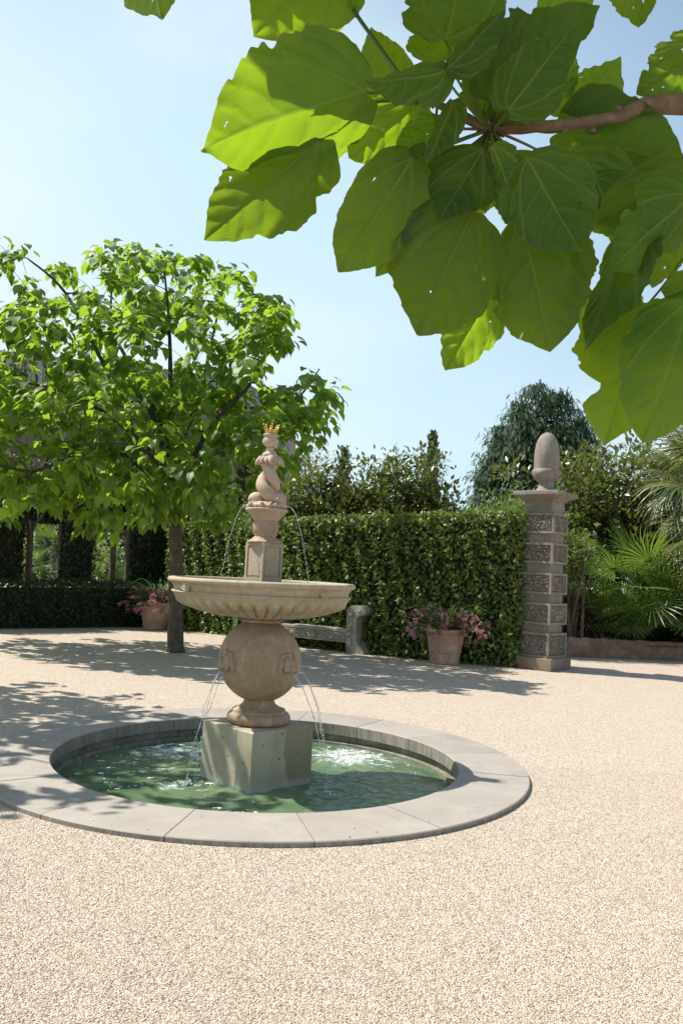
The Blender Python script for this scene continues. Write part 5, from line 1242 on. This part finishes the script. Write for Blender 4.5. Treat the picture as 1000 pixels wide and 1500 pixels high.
# garden seen through the openings in the left hedge
p = at(66, 790, 25); palm('fan_palm', 'sunlit fan palms glimpsed through the wider opening in the left hedge', (p.x, p.y, 0), [(0.1, 0, p.z - 0.05, 18, -40, 60, 0.9), (-0.1, -0.8, p.z - 0.75, 16, -40, 60, 0.7)], 0.09, FAN)
p = at(160, 815, 25); shrub('shrub', 'sunlit light green bush glimpsed through the narrow opening in the left hedge', 'shrub', (p.x, p.y, 1.3), (1.0, 0.7, 0.9), 1300, OVAL, (0.08, 0.16), FEATHER, 5, 40)
p = at(70, 845, 27); shrub('shrub', 'low yellow green planting behind the wider opening in the left hedge', 'shrub', (p.x, p.y, 0.55), (1.5, 0.6, 0.5), 1300, OVAL, (0.08, 0.16), PALEGREEN, 5, 40)
p = at(60, 800, 31); shrub('tree', 'dark leafy trees closing the view beyond the left hedge', 'tree', (p.x + 1, p.y, 2.8), (6.5, 1.5, 3.0), 5200, OVAL, (0.16, 0.32), HEDGED, 8, 170)

# ================================================================== old stone building beyond
bl = tag(empty('chapel', (-18, 46, 0)), 'old stone building with a long grey roof behind the catalpa crown on the left', 'building')
A0, A1 = at(-260, 470, 46), at(420, 607, 46)
x0, x1 = A0.x, A1.x; ez = at(0, 588, 46).z
bld = MB().box((x0, 46.0, 0), (x1, 56, ez)); bld.build('wall', BLD, bl, world=True)
rz = at(0, 503, 46).z; rf = MB(); hip = 3.2
ridge0, ridge1 = rz + 1.1, rz - 0.5
rf.add([(x0, 45.6, ez + 0.35), (x1, 45.6, ez + 0.35), (x1, 56.2, ez + 0.35), (x0, 56.2, ez + 0.35), (x0, 49.6, ridge0), (x1 - hip, 49.6, ridge1), (x0, 52.2, ridge0), (x1 - hip, 52.2, ridge1)],
       [(0, 1, 5, 4), (1, 2, 7, 5), (2, 3, 6, 7), (4, 5, 7, 6), (3, 0, 4, 6), (3, 2, 1, 0)]); rfo = rf.build('roof', SLATE, bl, world=True)
ribs = MB()
for k in range(40):
    u = k / 39; xa = x0 + (x1 - x0 - 0.2) * u; xb = x0 + (x1 - hip - x0 - 0.2) * u
    ribs.tube([(xa, 45.58, ez + 0.40), (xb, 49.58, ridge0 + (ridge1 - ridge0) * u + 0.05)], 0.06, 5)
ribs.build('roof_roll', SLATE, rfo, world=False).location = -Vector(bl.location)
pp = MB(); pp.box((x0, 45.3, ez - 0.55), (x1, 45.62, ez + 0.0)); pp.box((x0, 45.15, ez - 0.05), (x1 + 0.1, 45.7, ez + 0.12)); pp.box((x0, 45.2, ez - 0.75), (x1 + 0.1, 45.66, ez - 0.56))
for k in range(46): xx = x0 + (x1 - x0) * (k + 0.5) / 46; pp.box((xx - 0.12, 45.22, ez - 0.5), (xx + 0.12, 45.31, ez - 0.1))
pp.build('parapet', BLD, bl, world=True)
for px in (24, 100, 172, 260, 345):
    q = at(px, 570, 45); bt = MB(); bt.box((q.x - 0.28, 44.5, 0), (q.x + 0.28, 45.29, ez - 0.2)); bt.box((q.x - 0.2, 44.7, ez - 0.2), (q.x + 0.2, 45.1, ez + 0.9))
    bt.add([(q.x - 0.26, 44.64, ez + 0.9), (q.x + 0.26, 44.64, ez + 0.9), (q.x + 0.26, 45.16, ez + 0.9), (q.x - 0.26, 45.16, ez + 0.9), (q.x, 44.9, ez + 2.0)], [(3, 2, 1, 0), (0, 1, 4), (1, 2, 4), (2, 3, 4), (3, 0, 4)]); bt.build('pinnacle', BLD, bl, world=True)
for k in range(5):
    xx = x0 + 3 + k * (x1 - x0 - 5) / 4; wn_ = MB(); pts = [(xx - 0.7, 3), (xx + 0.7, 3), (xx + 0.7, 6.2), (xx + 0.45, 7.2), (xx, 7.8), (xx - 0.45, 7.2), (xx - 0.7, 6.2)]
    wn_.prism(pts, 45.96, 45.998); wn_.build('window', CORE, bl, world=True)
